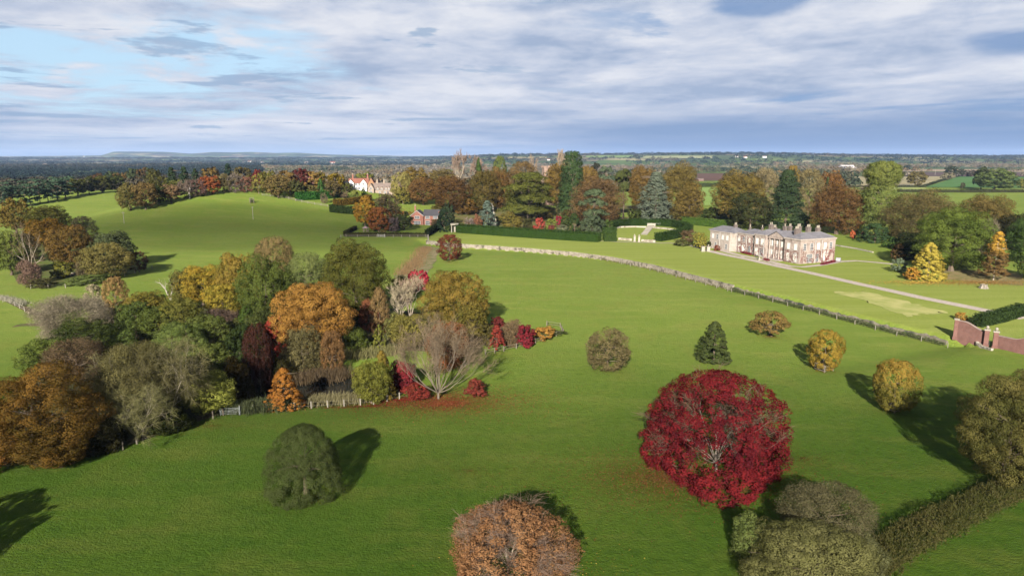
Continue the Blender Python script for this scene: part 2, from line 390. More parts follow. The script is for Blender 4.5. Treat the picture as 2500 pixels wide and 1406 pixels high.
def clumps(kind, rng, ncl):
    """clump centres, outward normals, radii (3), in unit space"""
    C, Nn, Rr = [], [], []; ph = rng.uniform(0, 50)
    if kind in ('oak', 'oakwide', 'olive', 'shrub'):
        Lb = lobes_for(kind, rng); area = np.array([l[1][0] * l[1][2] for l in Lb]); area /= area.sum()
        tries = 0
        while len(C) < ncl and tries < ncl * 30:
            tries += 1
            i = rng.choice(len(Lb), p=area); c, r = Lb[i]
            u = rng.normal(size=3); u /= np.linalg.norm(u)
            if u[2] < -0.55 and rng.random() < 0.7: continue
            p = np.array(c) + u * np.array(r) * rng.uniform(0.82, 1.02)
            if p[2] < 0.03 or p[2] > 1.0: continue
            if any(j != i and (((p - np.array(l[0])) / np.array(l[1])) ** 2).sum() < 0.75 for j, l in enumerate(Lb)): continue
            s = rng.uniform(0.045, 0.08)
            if C and (np.linalg.norm(np.array(C) - p, axis=1) < 0.55 * (s + np.array(Rr)[:, 0])).any(): continue
            C.append(p); Nn.append(u); Rr.append((s, s, s * 0.8))
    else:
        for i in range(ncl):
            q = rng.uniform(0, 2 * math.pi); wob = 1 + 0.10 * math.sin(3 * q + 1.3) + 0.06 * math.sin(5 * q)
            if kind == 'dome':
                t = rng.random() ** 0.9; r = 0.48 * (1 - t ** 2.4) ** 0.55 * (0.90 + 0.10 * min(1, t * 6)); nz = t * 1.1 - 0.1; s = (0.055, 0.055, 0.06)
            elif kind == 'reddome':
                t = rng.random() ** 1.25; r = 0.49 * (1 - t ** 2.3) ** 0.55 * (0.86 + 0.14 * min(1, t * 4)); nz = t * 1.3 + 0.1; s = (0.032, 0.032, 0.042)
                if vnoise(np.array([q * 1.6]), np.array([t * 3.2]), 12)[0] < 0.20 and rng.random() < 0.8 and t > 0.3: continue
            elif kind == 'round':
                t = 0.10 + 0.90 * rng.random(); r = 0.49 * math.sqrt(max(0, 1 - ((t - 0.50) / 0.52) ** 2)); nz = (t - 0.5) * 2.2; s = (0.065, 0.065, 0.055)
            elif kind == 'cone':
                t = rng.random() ** 1.35; r = 0.5 * (1 - t) ** 0.60 * min(1, (t + 0.06) * 7) ** 0.5; nz = 0.35; s = (0.06, 0.06, 0.03)
            elif kind == 'cypress':
                t = rng.random(); r = 0.46 * math.sin(math.pi * min(1, 0.12 + 0.88 * t)) ** 0.6; nz = 0.3; s = (0.09, 0.09, 0.045)
            elif kind == 'redwood':
                t = rng.random() ** 1.1; r = (0.5 - 0.27 * t ** 1.5) * (1 if t < 0.93 else 0.7); r *= 0.82 + 0.26 * vn1(t * 9 + math.sin(q) * 0.7 + 2.3 * math.cos(q)); nz = 0.3; s = (0.16, 0.16, 0.028)
            elif kind == 'cedar':
                tier = rng.integers(0, 11); t = (tier + rng.uniform(-0.42, 0.42)) / 10.4; t = min(max(t, 0.0), 0.985)
                r = 0.5 * (1 - t) ** 0.55 * (0.62 + 0.50 * vnoise(np.array([q * 1.1 + ph]), np.array([tier * 0.8]), 6)[0]) * (0.85 + 0.15 * math.sin(q * 4 + tier * 2.1)); r *= rng.uniform(0.35, 1.0) ** 0.4
                nz = 0.9; s = (0.06, 0.06, 0.020)
                t = 0.06 + 0.94 * t - 0.03 * (r / 0.5)
                p = np.array((r * math.cos(q), r * math.sin(q), t)); C.append(p); n_ = np.array((0.5 * math.cos(q), 0.5 * math.sin(q), nz)); Nn.append(n_ / np.linalg.norm(n_)); Rr.append(s); continue
            elif kind == 'flatcedar':
                k = rng.integers(0, 4); zz = [0.30, 0.52, 0.74, 0.93][k]; rad = [0.5, 0.42, 0.5, 0.34][k]; off = [(0.1, -.1), (-.12, .05), (.03, 0), (0, 0)][k]
                r = rad * rng.random() ** 0.5; t = zz - 0.10 * (r / rad) ** 2 + rng.uniform(-.03, .03)
                p = np.array((off[0] + r * math.cos(q), off[1] + r * math.sin(q), t)); C.append(p); n_ = np.array((0.5 * math.cos(q), 0.5 * math.sin(q), 0.9)); Nn.append(n_ / np.linalg.norm(n_)); Rr.append((0.09, 0.09, 0.03)); continue
            elif kind == 'pine':
                k = rng.integers(0, 6); qq = k * 2.4; zz = 0.60 + 0.33 * ((k * 0.37) % 1); ro = 0.26 * ((k % 3) > 0)
                u = rng.normal(size=3); u /= np.linalg.norm(u); u[2] = abs(u[2]) * 1.0 - 0.25
                p = np.array((ro * math.cos(qq), ro * math.sin(qq), zz)) + u * np.array((0.25, 0.25, 0.10)); C.append(p); Nn.append(u / np.linalg.norm(u)); Rr.append((0.07, 0.07, 0.03)); continue
            elif kind == 'larch':
                t = 0.12 + 0.88 * rng.random() ** 1.2; r = 0.5 * (1 - ((t - 0.12) / 0.9)) ** 0.6; r *= rng.random() ** 0.35; nz = 0.2; s = (0.07, 0.07, 0.012)
            elif kind == 'mushroom':
                t = 0.25 + 0.75 * rng.random(); r = 0.5 * math.sqrt(max(0, 1 - ((t - 0.32) / 0.70) ** 2)) * (1 if t > 0.32 else 0.9); nz = (t - 0.4) * 2; s = (0.06, 0.06, 0.05)
            elif kind == 'ivy':
                if rng.random() < 0.55:
                    u = rng.normal(size=3); u /= np.linalg.norm(u); p = np.array((0.04, 0, 0.84)) + u * np.array((0.45, 0.45, 0.155)) * rng.uniform(0.85, 1)
                    C.append(p); Nn.append(u); Rr.append((0.09, 0.09, 0.03)); continue
                t = rng.uniform(0.02, 0.72); r = 0.34 + 0.05 * math.sin(t * 14); nz = 0.2; s = (0.1, 0.1, 0.03)
            else:
                t = rng.random(); r = 0.45; nz = 0.2; s = (0.06, 0.06, 0.05)
            r *= wob * (0.82 + 0.34 * vnoise(np.array([q * 1.4 + ph]), np.array([t * 3.6]), 3)[0] if kind in ('dome', 'round', 'cone', 'mushroom') else (0.80 + 0.36 * vnoise(np.array([q * 2.0 + ph]), np.array([t * 3.2]), 3)[0]) if kind == 'reddome' else 1)
            if kind not in ('larch',): r *= rng.uniform(0.86, 1.03)
            C.append(np.array((r * math.cos(q), r * math.sin(q), t)))
            n_ = np.array((math.cos(q), math.sin(q), nz)); Nn.append(n_ / np.linalg.norm(n_)); Rr.append(s)
    return np.array(C), np.array(Nn), np.array(Rr)
def vn1(t): return float(vnoise(np.array([t]), np.array([0.5]), 5)[0])
_CROWN = {}
def crown_mesh(kind, N, seed, twig=0.0, core=True):
    """many small leaf faces gathered in clumps; twig = share of thin bare twig strips instead of leaves"""
    key = (kind, N, seed, twig)
    if key in _CROWN: return _CROWN[key]
    rng = np.random.default_rng(hash((kind, N, seed)) % 99991 if False else (sum(map(ord, kind)) * 31 + N * 7 + seed * 1013))
    ncl = int(np.clip(N / 45, 80, 340 if kind in ('oak', 'oakwide', 'olive', 'shrub') else 620))
    if kind in ('reddome', 'cedar', 'redwood'): ncl = int(np.clip(N / 28, 80, 900))
    if kind == 'cedar': ncl = int(ncl * 1.2)
    C, Nn, Rr = clumps(kind, rng, ncl)
    ncl = len(C)
    wgt = (Rr[:, 0] * Rr[:, 0]); wgt = wgt / wgt.sum()
    nl = int(N * (1 - twig)); V = []; vv = []; tt = []
    clr = rng.random(ncl)
    surf = 2.3 if kind not in ('cypress', 'redwood', 'ivy') else 2.8
    s = math.sqrt(2.6 * surf / max(N, 1)) * 0.76
    if nl:
        i = rng.choice(ncl, nl, p=wgt)
        u = unit(rng.normal(size=(nl, 3)) + 0.75 * Nn[i])
        pos = C[i] + u * Rr[i] * rng.uniform(0.7, 1.12, (nl, 1))
        inner = (rng.random(nl) < 0.16) & (kind not in ('larch', 'pine', 'flatcedar'))
        pos[inner] = pos[inner] * np.array([0.72, 0.72, 0.9]) + np.array([0, 0, 0.02])
        nn = unit(u + 0.45 * Nn[i] + 0.30 * rng.normal(size=(nl, 3)))
        pos[:, 2] = np.maximum(pos[:, 2], 0.004)
        V.append(leaf_quads(pos, nn, s, rng)); vv.append(np.clip(0.5 + 1.25 * (0.38 * clr[i] + 0.27 * rng.random(nl) + 0.35 * vnoise(pos[:, 0] * 4.5 + pos[:, 1] * 2.2 + 5, pos[:, 2] * 4.5 + pos[:, 1] * 1.7, seed) - 0.5), 0, 1)); tt.append(pos[:, 2])
    nt_ = N - nl
    if nt_:
        i = rng.choice(ncl, nt_, p=wgt)
        d = unit(Nn[i] + 0.75 * rng.normal(size=(nt_, 3)) + np.array([0, 0, 0.25]))
        pos = C[i] * np.array([[0.93, 0.93, 0.95]]) + Rr[i] * rng.normal(size=(nt_, 3)) * 0.7
        pos[:, 2] = np.maximum(pos[:, 2], 0.01)
        V.append(strip_quads(pos, d, s * 3.4, s * 0.20, rng)); vv.append(0.5 * clr[i] + 0.5 * rng.random(nt_)); tt.append(pos[:, 2])
    me = quads_mesh('crown', np.concatenate(V), 4, {'v': np.concatenate(vv), 't': np.concatenate(tt)})
    me.materials.append(None)
    _CROWN[key] = me; return me
_TRUNK = {}
def trunk_mesh(kind, seed):
    key = (kind, seed)
    if key in _TRUNK: return _TRUNK[key]
    rng = np.random.default_rng(seed + 55); seg = []
    hgt = {'dome': 0.7, 'cone': 0.95, 'cypress': 0.9, 'redwood': 0.97, 'cedar': 0.98, 'larch': 0.99, 'pine': 0.92, 'flatcedar': 0.93, 'shrub': 0.4, 'mushroom': 0.55}.get(kind, 0.62)
    r0 = {'shrub': 0.02, 'larch': 0.02, 'redwood': 0.10, 'pine': 0.035, 'mushroom': 0.05}.get(kind, 0.03)
    p = np.array((0, 0, -0.02)); n = 7; q = p
    for k in range(n):
        t0, t1 = k / n, (k + 1) / n
        q = np.array((rng.normal() * 0.012, rng.normal() * 0.012, hgt * t1)) if kind not in ('redwood', 'larch', 'cone') else np.array((0, 0, hgt * t1))
        rr0 = r0 * (1 - 0.8 * t0) * (1.5 if k == 0 else 1); rr1 = r0 * (1 - 0.8 * t1)
        seg.append((p, q, rr0, rr1)); p = q
    nb = {'redwood': 0, 'cypress': 4, 'cone': 6}.get(kind, 14)
    for k in range(nb):
        h0 = hgt * rng.uniform(0.25, 0.95); az_ = k * 2.4; ln = 0.36 * rng.uniform(0.7, 1.1)
        a = np.array((0, 0, h0)); rise = rng.uniform(0.0, 0.22) if kind not in ('cedar', 'larch', 'cone') else 0.0
        b = a + np.array((math.cos(az_) * ln * 0.5, math.sin(az_) * ln * 0.5, rise * 0.6)); c = a + np.array((math.cos(az_ + .2) * ln, math.sin(az_ + .2) * ln, rise))
        rr = r0 * 0.32; seg += [(a, b, rr, rr * 0.7), (b, c, rr * 0.7, rr * 0.25)]
    me = quads_mesh('trunk', tubes_np(seg, 6), 4); me.materials.append(None)
    _TRUNK[key] = me; return me

def skeleton(seed, n0=7, levels=4, kids=3, ratio=0.72, spread=0.55, tilt=(0.2, 1.2), trunk_h=0.12, r0=0.045, droop=0.0, up=0.12, wiggle=0.12, len0=0.36, segs=3):
    """recursive limbs; returns segments, tips (point, direction), in a space then fitted to radius 0.5 and height 1"""
    rng = np.random.default_rng(seed); seg = []; tips = []
    base = np.array((0, 0, -0.02)); top = np.array((0, 0, trunk_h)); seg.append((base, top, r0 * 1.25, r0))
    def grow(p, d, ln, r, lev):
        for k in range(segs):
            d = d + rng.normal(size=3) * wiggle + np.array((0, 0, up - droop * (levels - lev) / levels)); d /= np.linalg.norm(d)
            q = p + d * ln / segs; r2 = r * (0.86 if lev > 0 else 0.7)
            seg.append((p, q, r, r2)); p, r = q, r2
            if lev > 0 and k == segs - 2 and rng.random() < 0.6:
                e_ = d + rng.normal(size=3) * spread; e_ /= np.linalg.norm(e_); grow(p, e_, ln * ratio * 0.8, r * 0.55, lev - 1)
        if lev == 0: tips.append((p, d)); return
        for k in range(kids):
            e_ = d + rng.normal(size=3) * spread; e_ /= np.linalg.norm(e_)
            grow(p, e_, ln * ratio * rng.uniform(0.8, 1.15), r * 0.72, lev - 1)
    for k in range(n0):
        a = 2 * math.pi * k / n0 + rng.uniform(-.3, .3); tl = rng.uniform(*tilt)
        d = np.array((math.cos(a) * math.sin(tl), math.sin(a) * math.sin(tl), math.cos(tl)))
        grow(top, d, len0 * rng.uniform(0.85, 1.15), r0 * 0.62, levels)
    P = np.array([s[1] for s in seg])
    rx = np.percentile(np.hypot(P[:, 0], P[:, 1]), 97); zh = np.percentile(P[:, 2], 99.5)
    k = np.array((0.5 / rx, 0.5 / rx, 1 / zh)); kr = 0.5 / rx
    low = 0.015
    f = lambda p: np.array((p[0] * k[0], p[1] * k[1], max(p[2] * k[2], low if p[2] > 0 else p[2])))
    seg = [(f(a), f(b), c * kr * 0.8, d * kr * 0.8) for a, b, c, d in seg]
    tips = [(f(p), d) for p, d in tips]
    return seg, tips
_SK = {}
def skel_meshes(seed, ntwig=4, twl=0.06, tww=0.0016, nleaf=0, leaf=0.012, leafdrop=0.0, hang=0.0, sides=4, **kw):
    key = (seed, ntwig, nleaf, tuple(sorted(kw.items())))
    if key in _SK: return _SK[key]
    seg, tips = skeleton(seed, **kw); rng = np.random.default_rng(seed + 9)
    wood = tubes_np(seg, sides)
    big = quads_mesh('limbs', wood, 4); big.materials.append(None)
    T = np.array([t[0] for t in tips]); D = np.array([t[1] for t in tips]); tw = lf = None
    if ntwig:
        i = np.repeat(np.arange(len(T)), ntwig)
        d = unit(D[i] + 0.6 * rng.normal(size=(len(i), 3)) + np.array((0, 0, -hang)))
        p = T[i] - D[i] * rng.uniform(0, 0.07, (len(i), 1)); p[:, 2] = np.maximum(p[:, 2], 0.02)
        tw = quads_mesh('twigs', strip_quads(p, d, twl, tww, rng), 4, {'v': rng.random(len(i)), 't': p[:, 2]}); tw.materials.append(None)
    if nleaf:
        # patches of the crown have shed their leaves
        keep = vnoise(T[:, 0] * 5 + 3, T[:, 2] * 5 + T[:, 1] * 4, seed) > leafdrop
        idx = np.nonzero(keep)[0]; i = np.repeat(idx, nleaf)
        p = T[i] + rng.normal(size=(len(i), 3)) * 0.022 - D[i] * rng.uniform(0, 0.09, (len(i), 1)) + np.array((0, 0, -hang * 0.03)); p[:, 2] = np.maximum(p[:, 2], 0.01)
        nn = unit(unit(p - np.array((0, 0, 0.35))) + 0.7 * rng.normal(size=p.shape))
        cl = rng.random(len(T))
        lf = quads_mesh('leaves', leaf_quads(p, nn, leaf, rng), 4, {'v': 0.6 * cl[i] + 0.4 * rng.random(len(i)), 't': p[:, 2]}); lf.materials.append(None)
    _SK[key] = (big, tw, lf); return _SK[key]

def levelN(n):
    k = round(math.log(max(n, 300) / 300) / math.log(1.7)); return int(300 * 1.7 ** k)
TREES = []
def place(px, yb, yt, w_, D=None):
    p = at(px, yb) if D is None else at_y(px, D)
    if D is None and p.y > 9000: p = at_y(px, 600)
    h_ = max(0.6, (z_at(px, yt, p) - p.z) * 1.03); W = w_ / F * depth(p) * 1.06
    return p, W, h_
SEED = [0]
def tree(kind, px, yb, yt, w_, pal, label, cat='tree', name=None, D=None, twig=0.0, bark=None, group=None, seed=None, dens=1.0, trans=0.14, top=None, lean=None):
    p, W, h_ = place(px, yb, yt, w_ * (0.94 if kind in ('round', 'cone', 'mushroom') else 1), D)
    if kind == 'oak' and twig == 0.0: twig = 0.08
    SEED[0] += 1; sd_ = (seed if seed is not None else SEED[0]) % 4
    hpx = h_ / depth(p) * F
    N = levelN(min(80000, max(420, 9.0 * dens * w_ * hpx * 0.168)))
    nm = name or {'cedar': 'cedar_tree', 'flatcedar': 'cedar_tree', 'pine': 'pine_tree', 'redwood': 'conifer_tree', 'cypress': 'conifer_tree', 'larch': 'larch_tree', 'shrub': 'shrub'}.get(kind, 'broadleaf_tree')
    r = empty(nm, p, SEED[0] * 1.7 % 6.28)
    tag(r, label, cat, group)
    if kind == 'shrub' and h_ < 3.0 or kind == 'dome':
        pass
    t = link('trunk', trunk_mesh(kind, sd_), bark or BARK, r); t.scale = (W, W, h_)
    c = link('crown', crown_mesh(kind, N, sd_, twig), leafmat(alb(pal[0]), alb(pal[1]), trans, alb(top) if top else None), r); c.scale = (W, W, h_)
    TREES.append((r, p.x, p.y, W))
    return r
def crown_on(r, px, yb, yt, w_, kind, pal, N, twig=0.0, seed=1, trans=0.2):
    p, W, h_ = place(px, yb, yt, w_)
    c = link('crown', crown_mesh(kind, N, seed, twig), leafmat(alb(pal[0]), alb(pal[1]), trans), r); c.scale = (W, W, h_)
    return c
def bare(px, yb, yt, w_, label, seed=1, cat='tree', name='bare_tree', bark=None, D=None, twigpal=None, leafpal=None, group=None, **kw):
    p, W, h_ = place(px, yb, yt, w_, D)
    big, tw, lf = skel_meshes(seed, **kw)
    r = empty(name, p, seed * 2.1 % 6.28); tag(r, label, cat, group)
    t = link('trunk', big, bark or BARK_PALE, r); t.scale = (W, W, h_)
    if tw is not None:
        q = link('twigs', tw, leafmat(alb((twigpal or ('8a7a60', '6a5c48'))[0]), alb((twigpal or ('8a7a60', '6a5c48'))[1]), 0.0), r); q.scale = (W, W, h_)
    if lf is not None:
        q = link('crown', lf, leafmat(alb(leafpal[0]), alb(leafpal[1]), 0.25), r); q.scale = (W, W, h_)
    TREES.append((r, p.x, p.y, W))
    return r
# ------------------------------------------------------------------ ground sheet
def ground():
    rad = [14.0]
    while rad[-1] < 23500: rad.append(rad[-1] * (1.006 if rad[-1] < 420 else 1.0125) + (0.1 if rad[-1] < 420 else 0.25))
    rad = np.array(rad)
    ang = np.concatenate([np.linspace(-70, 70, 541), np.linspace(70, 290, 45)[1:-1]]) * math.pi / 180
    nr, na = len(rad), len(ang)
    Rr, A = np.meshgrid(rad, ang, indexing='ij')
    x = Rr * np.sin(A); y = Rr * np.cos(A) - 0.0
    z = H(x, y)
    V = np.stack([x, y, z], -1).reshape(-1, 3)
    i = np.arange(nr - 1)[:, None] * na; j = np.arange(na)[None, :]; j2 = (j + 1) % na
    Fq = np.stack([i + j, i + na + j, i + na + j2, i + j2], -1).reshape(-1, 4)
    # close the hole under the camera
    V = np.concatenate([V, [[0, 0, -2.0]]]); c = len(V) - 1
    me = bpy.data.meshes.new('ground')
    jj = np.arange(na); T = np.stack([np.full(na, c), jj, (jj + 1) % na], -1)
    me.vertices.add(len(V)); me.vertices.foreach_set('co', V.astype(np.float32).ravel())
    nl = Fq.size + T.size
    me.loops.add(nl); me.loops.foreach_set('vertex_index', np.concatenate([Fq.ravel(), T.ravel()]).astype(np.int32))
    me.polygons.add(len(Fq) + len(T))
    me.polygons.foreach_set('loop_start', np.concatenate([np.arange(0, Fq.size, 4), Fq.size + np.arange(0, T.size, 3)]).astype(np.int32))
    bd, s_, ov = haha_dist(V[:, 0], V[:, 1])
    lawn = (s_ > 0) * (1 - ss(bd, 75, 130)) * (1 - ss(ov, 2, 14)) * ss(bd, -0.1, 0.8)
    a = me.attributes.new('lawn', 'FLOAT', 'POINT'); a.data.foreach_set('value', lawn.astype(np.float32))
    me.update(calc_edges=True); me.validate()
    me.polygons.foreach_set('use_smooth', np.ones(len(me.polygons), bool))
    m = bpy.data.materials.new('grass'); m.use_nodes = True; nt = m.node_tree; b = nt.nodes['Principled BSDF']
    b.inputs['Roughness'].default_value = 1.0; b.inputs['Specular IOR Level'].default_value = 0.05
    pos = nd(nt, 'ShaderNodeNewGeometry').outputs['Position']
    x_, y_, z_ = nd(nt, 'ShaderNodeSeparateXYZ', {0: pos}).outputs
    flatp = nd(nt, 'ShaderNodeCombineXYZ', {0: x_, 1: y_, 2: 0.0}).outputs[0]
    nL = noise(nt, flatp, 0.016, 4, 0.55, 0.3); nM = noise(nt, flatp, 0.11, 5, 0.6); nF = noise(nt, flatp, 0.8, 5, 0.7); nG = noise(nt, flatp, 3.2, 4, 0.7)
    # greener near grass with shade put into its colour, ramping to yellower pasture beyond
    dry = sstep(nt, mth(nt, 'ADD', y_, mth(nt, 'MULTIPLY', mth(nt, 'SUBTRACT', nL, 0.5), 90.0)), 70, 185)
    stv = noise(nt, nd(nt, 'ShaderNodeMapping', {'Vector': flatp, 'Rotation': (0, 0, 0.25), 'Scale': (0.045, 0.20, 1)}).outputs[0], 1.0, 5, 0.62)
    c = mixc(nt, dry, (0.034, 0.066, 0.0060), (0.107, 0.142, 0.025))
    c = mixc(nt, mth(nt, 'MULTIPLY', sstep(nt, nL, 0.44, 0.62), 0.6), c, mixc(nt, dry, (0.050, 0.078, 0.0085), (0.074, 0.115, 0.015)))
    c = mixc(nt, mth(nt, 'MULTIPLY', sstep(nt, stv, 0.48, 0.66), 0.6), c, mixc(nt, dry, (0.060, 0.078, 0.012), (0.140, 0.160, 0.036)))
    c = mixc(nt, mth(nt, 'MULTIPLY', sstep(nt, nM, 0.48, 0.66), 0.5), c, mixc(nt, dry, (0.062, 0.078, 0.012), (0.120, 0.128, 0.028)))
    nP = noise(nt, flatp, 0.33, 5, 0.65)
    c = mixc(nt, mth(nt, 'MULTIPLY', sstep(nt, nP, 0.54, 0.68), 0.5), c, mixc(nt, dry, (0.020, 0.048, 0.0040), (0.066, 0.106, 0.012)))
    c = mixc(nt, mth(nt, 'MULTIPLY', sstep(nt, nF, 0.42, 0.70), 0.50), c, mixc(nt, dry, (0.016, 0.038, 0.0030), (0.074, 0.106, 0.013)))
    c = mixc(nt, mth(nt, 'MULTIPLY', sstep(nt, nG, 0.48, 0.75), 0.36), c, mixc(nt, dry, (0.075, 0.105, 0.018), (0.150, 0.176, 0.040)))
    # the mown lawn is paler and yellower than the pasture
    lw = nd(nt, 'ShaderNodeAttribute', attribute_name='lawn').outputs['Fac']
    wv = noise(nt, nd(nt, 'ShaderNodeMapping', {'Vector': flatp, 'Rotation': (0, 0, R(-62)), 'Scale': (0.02, 0.25, 1)}).outputs[0], 1.0, 3, 0.5)
    lc = mixc(nt, sstep(nt, wv, 0.35, 0.65), (0.130, 0.158, 0.029), (0.150, 0.175, 0.040))
    lc = mixc(nt, mth(nt, 'MULTIPLY', sstep(nt, nF, 0.40, 0.75), 0.30), lc, (0.085, 0.108, 0.017))
    c = mixc(nt, lw, c, lc)
    # patchwork of fields far off
    vo = nd(nt, 'ShaderNodeTexVoronoi', {'Vector': nd(nt, 'ShaderNodeMapping', {'Vector': flatp, 'Rotation': (0, 0, 0.4), 'Scale': (0.0028, 0.0019, 1)}).outputs[0], 'Scale': 1.0, 'Randomness': 0.8}, distance='CHEBYCHEV')
    rc = nd(nt, 'ShaderNodeSeparateColor', {0: vo.outputs['Color']}).outputs
    fr = nd(nt, 'ShaderNodeValToRGB', {0: rc[0]}); fr.color_ramp.interpolation = 'CONSTANT'
    el_ = fr.color_ramp.elements
    el_[0].position = 0.0; el_[0].color = (0.0570, 0.0874, 0.0228, 1); el_[1].position = 0.86; el_[1].color = (0.1520, 0.1178, 0.0760, 1)
    for p_, q_ in ((0.30, (0.0760, 0.1026, 0.0304, 1)), (0.52, (0.0418, 0.0722, 0.0228, 1)), (0.68, (0.1824, 0.1634, 0.0950, 1))):
        e_ = el_.new(p_); e_.color = q_
    far = mth(nt, 'MULTIPLY', sstep(nt, y_, 1150, 1300), 1.0)
    wd = noise(nt, nd(nt, 'ShaderNodeMapping', {'Vector': flatp, 'Scale': (0.0022, 0.0035, 1)}).outputs[0], 1.0, 6, 0.62)
    fc = mixc(nt, mth(nt, 'MULTIPLY', sstep(nt, wd, 0.44, 0.52), mth(nt, 'ADD', 0.55, mth(nt, 'MULTIPLY', sstep(nt, y_, 3000, 7000), 0.4))), fr.outputs[0], (0.022, 0.032, 0.022))
    c = mixc(nt, far, c, fc)
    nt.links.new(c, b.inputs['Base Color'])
    bh = mth(nt, 'ADD', mth(nt, 'MULTIPLY', nF, 0.6), mth(nt, 'MULTIPLY', nG, 0.4))
    bp = nd(nt, 'ShaderNodeBump', {'Strength': 0.7, 'Distance': 0.6, 'Height': bh})
    nt.links.new(bp.outputs[0], b.inputs['Normal'])
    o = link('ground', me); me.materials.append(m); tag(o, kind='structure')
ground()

# ------------------------------------------------------------------ draped sheets
def strip(name, px_line, width, m, off=0.05, step=2.0, kind='structure', w2=None, world=False):
    P = [Vector(at(*p)) if not world else Vector(p) for p in px_line]
    Q = [P[0]]
    for a, b in zip(P, P[1:]):
        n = max(1, int((b - a).length / step))
        Q += [a.lerp(b, k / n) for k in range(1, n + 1)]
    vs = []
    for i, p in enumerate(Q):
        t = (Q[min(i + 3, len(Q) - 1)] - Q[max(i - 3, 0)]); t.z = 0; t.normalize(); nrm = Vector((-t.y, t.x, 0))
        f = i / (len(Q) - 1); ww = width + ((w2 or width) - width) * f
        for s in (-0.5, 0.0, 0.5):
            q = p + nrm * ww * s; vs.append((q.x, q.y, h1(q.x, q.y) + off))
    fs = []
    for i in range(len(Q) - 1):
        a = i * 3; fs += [(a, a + 3, a + 4, a + 1), (a + 1, a + 4, a + 5, a + 2)]
    me = bpy.data.meshes.new(name); me.from_pydata(vs, [], fs); me.update()
    o = link(name, me, m); tag(o, kind=kind); return o
def patch(name, quad_px, m, off=0.05, n=14, kind='structure', wob=0.0):
    """four photo corners, bilinear grid draped on the ground"""
    P = [np.array(at(*p)[:2]) for p in quad_px]; vs = []
    for i in range(n + 1):
        for j in range(n + 1):
            u, v = i / n, j / n
            p = (P[0] * (1 - u) + P[1] * u) * (1 - v) + (P[3] * (1 - u) + P[2] * u) * v
            if wob and (i in (0, n) or j in (0, n)): p = p + np.array((vn1(i * 1.7 + j) - .5, vn1(j * 2.3 + i + 7) - .5)) * wob
            vs.append((p[0], p[1], h1(p[0], p[1]) + off))
    fs = [(i * (n + 1) + j, (i + 1) * (n + 1) + j, (i + 1) * (n + 1) + j + 1, i * (n + 1) + j + 1) for i in range(n) for j in range(n)]
    me = bpy.data.meshes.new(name); me.from_pydata(vs, [], fs); me.update()
    me.polygons.foreach_set('use_smooth', np.ones(len(fs), bool))
    o = link(name, me, m); tag(o, kind=kind); return o
GRAVEL = mat('gravel', (0.285, 0.245, 0.215), 0.95, 0.1, scale=1.2, col2=(0.215, 0.185, 0.16), bump=0.2)
strip('driveway', [(1728, 612), (1770, 622), (1830, 634), (1900, 650), (1990, 669), (2100, 694), (2250, 727), (2440, 765), (2500, 778)], 4.0, GRAVEL)
strip('garden_path', [(1165, 567), (1250, 573), (1360, 581), (1466, 589), (1560, 592), (1640, 594), (1680, 598), (1705, 605), (1728, 612)], 2.2, mat('pale path gravel', (0.195, 0.171, 0.134), 0.95, scale=1.0))
strip('terrace_path', [(1750, 609), (1800, 622), (1860, 634), (1905, 645), (1935, 652)], 3.0, GRAVEL, 0.07)
strip('terrace_path', [(1905, 645), (1893, 648)], 3.2, GRAVEL, 0.09)
strip('terrace_path', [(1818, 626), (1805, 630)], 2.0, GRAVEL, 0.09)
strip('terrace_path', [(1930, 650), (1960, 652), (2000, 648), (2050, 639), (2090, 637), (2140, 641), (2180, 645)], 2.6, GRAVEL, 0.06)
patch('mown_strip', [(2040, 712), (2120, 713), (2320, 764), (2215, 772)], mat('dry cut grass', (0.235, 0.225, 0.090), 1.0, 0.05, scale=0.22, col2=(0.155, 0.172, 0.050)), wob=4.0)
patch('ditch_bank', [(1040, 600), (1078, 607), (1036, 690), (962, 676)], mat('rank dry grass', (0.147, 0.115, 0.070), 1.0, 0.05, scale=0.35, col2=(0.070, 0.084, 0.028), bump=0.6), 0.08, wob=2.0)
patch('leaf_carpet_ground', [(2290, 655), (2500, 668), (2500, 698), (2300, 682)], mat('bare leafy ground', (0.154, 0.115, 0.059), 1.0, 0.05, scale=0.4, col2=(0.084, 0.084, 0.028)), 0.05, wob=2.0)
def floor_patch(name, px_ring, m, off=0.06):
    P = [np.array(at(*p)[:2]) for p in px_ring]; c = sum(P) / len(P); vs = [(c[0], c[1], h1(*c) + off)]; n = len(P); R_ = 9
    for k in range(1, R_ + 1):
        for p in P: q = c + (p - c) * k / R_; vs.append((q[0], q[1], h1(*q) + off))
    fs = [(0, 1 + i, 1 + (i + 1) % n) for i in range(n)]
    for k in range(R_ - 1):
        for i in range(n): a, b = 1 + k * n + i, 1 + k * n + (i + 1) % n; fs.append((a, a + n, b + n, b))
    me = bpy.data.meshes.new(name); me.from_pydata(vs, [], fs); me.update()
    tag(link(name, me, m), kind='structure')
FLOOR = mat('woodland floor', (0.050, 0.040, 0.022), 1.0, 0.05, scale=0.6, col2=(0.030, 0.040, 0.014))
floor_patch('woodland_floor', [(10, 1140), (200, 1120), (320, 1085), (430, 1045), (540, 1012), (590, 990), (560, 900), (640, 850), (720, 820), (860, 830), (960, 840), (1010, 850), (1100, 860), (1180, 840), (1290, 835), (1345, 815), (1250, 790), (1180, 790), (1100, 775), (1000, 760), (900, 745), (800, 735), (700, 735), (600, 735), (500, 740), (400, 765), (300, 790), (180, 815), (110, 860), (60, 920), (0, 1000)], FLOOR)
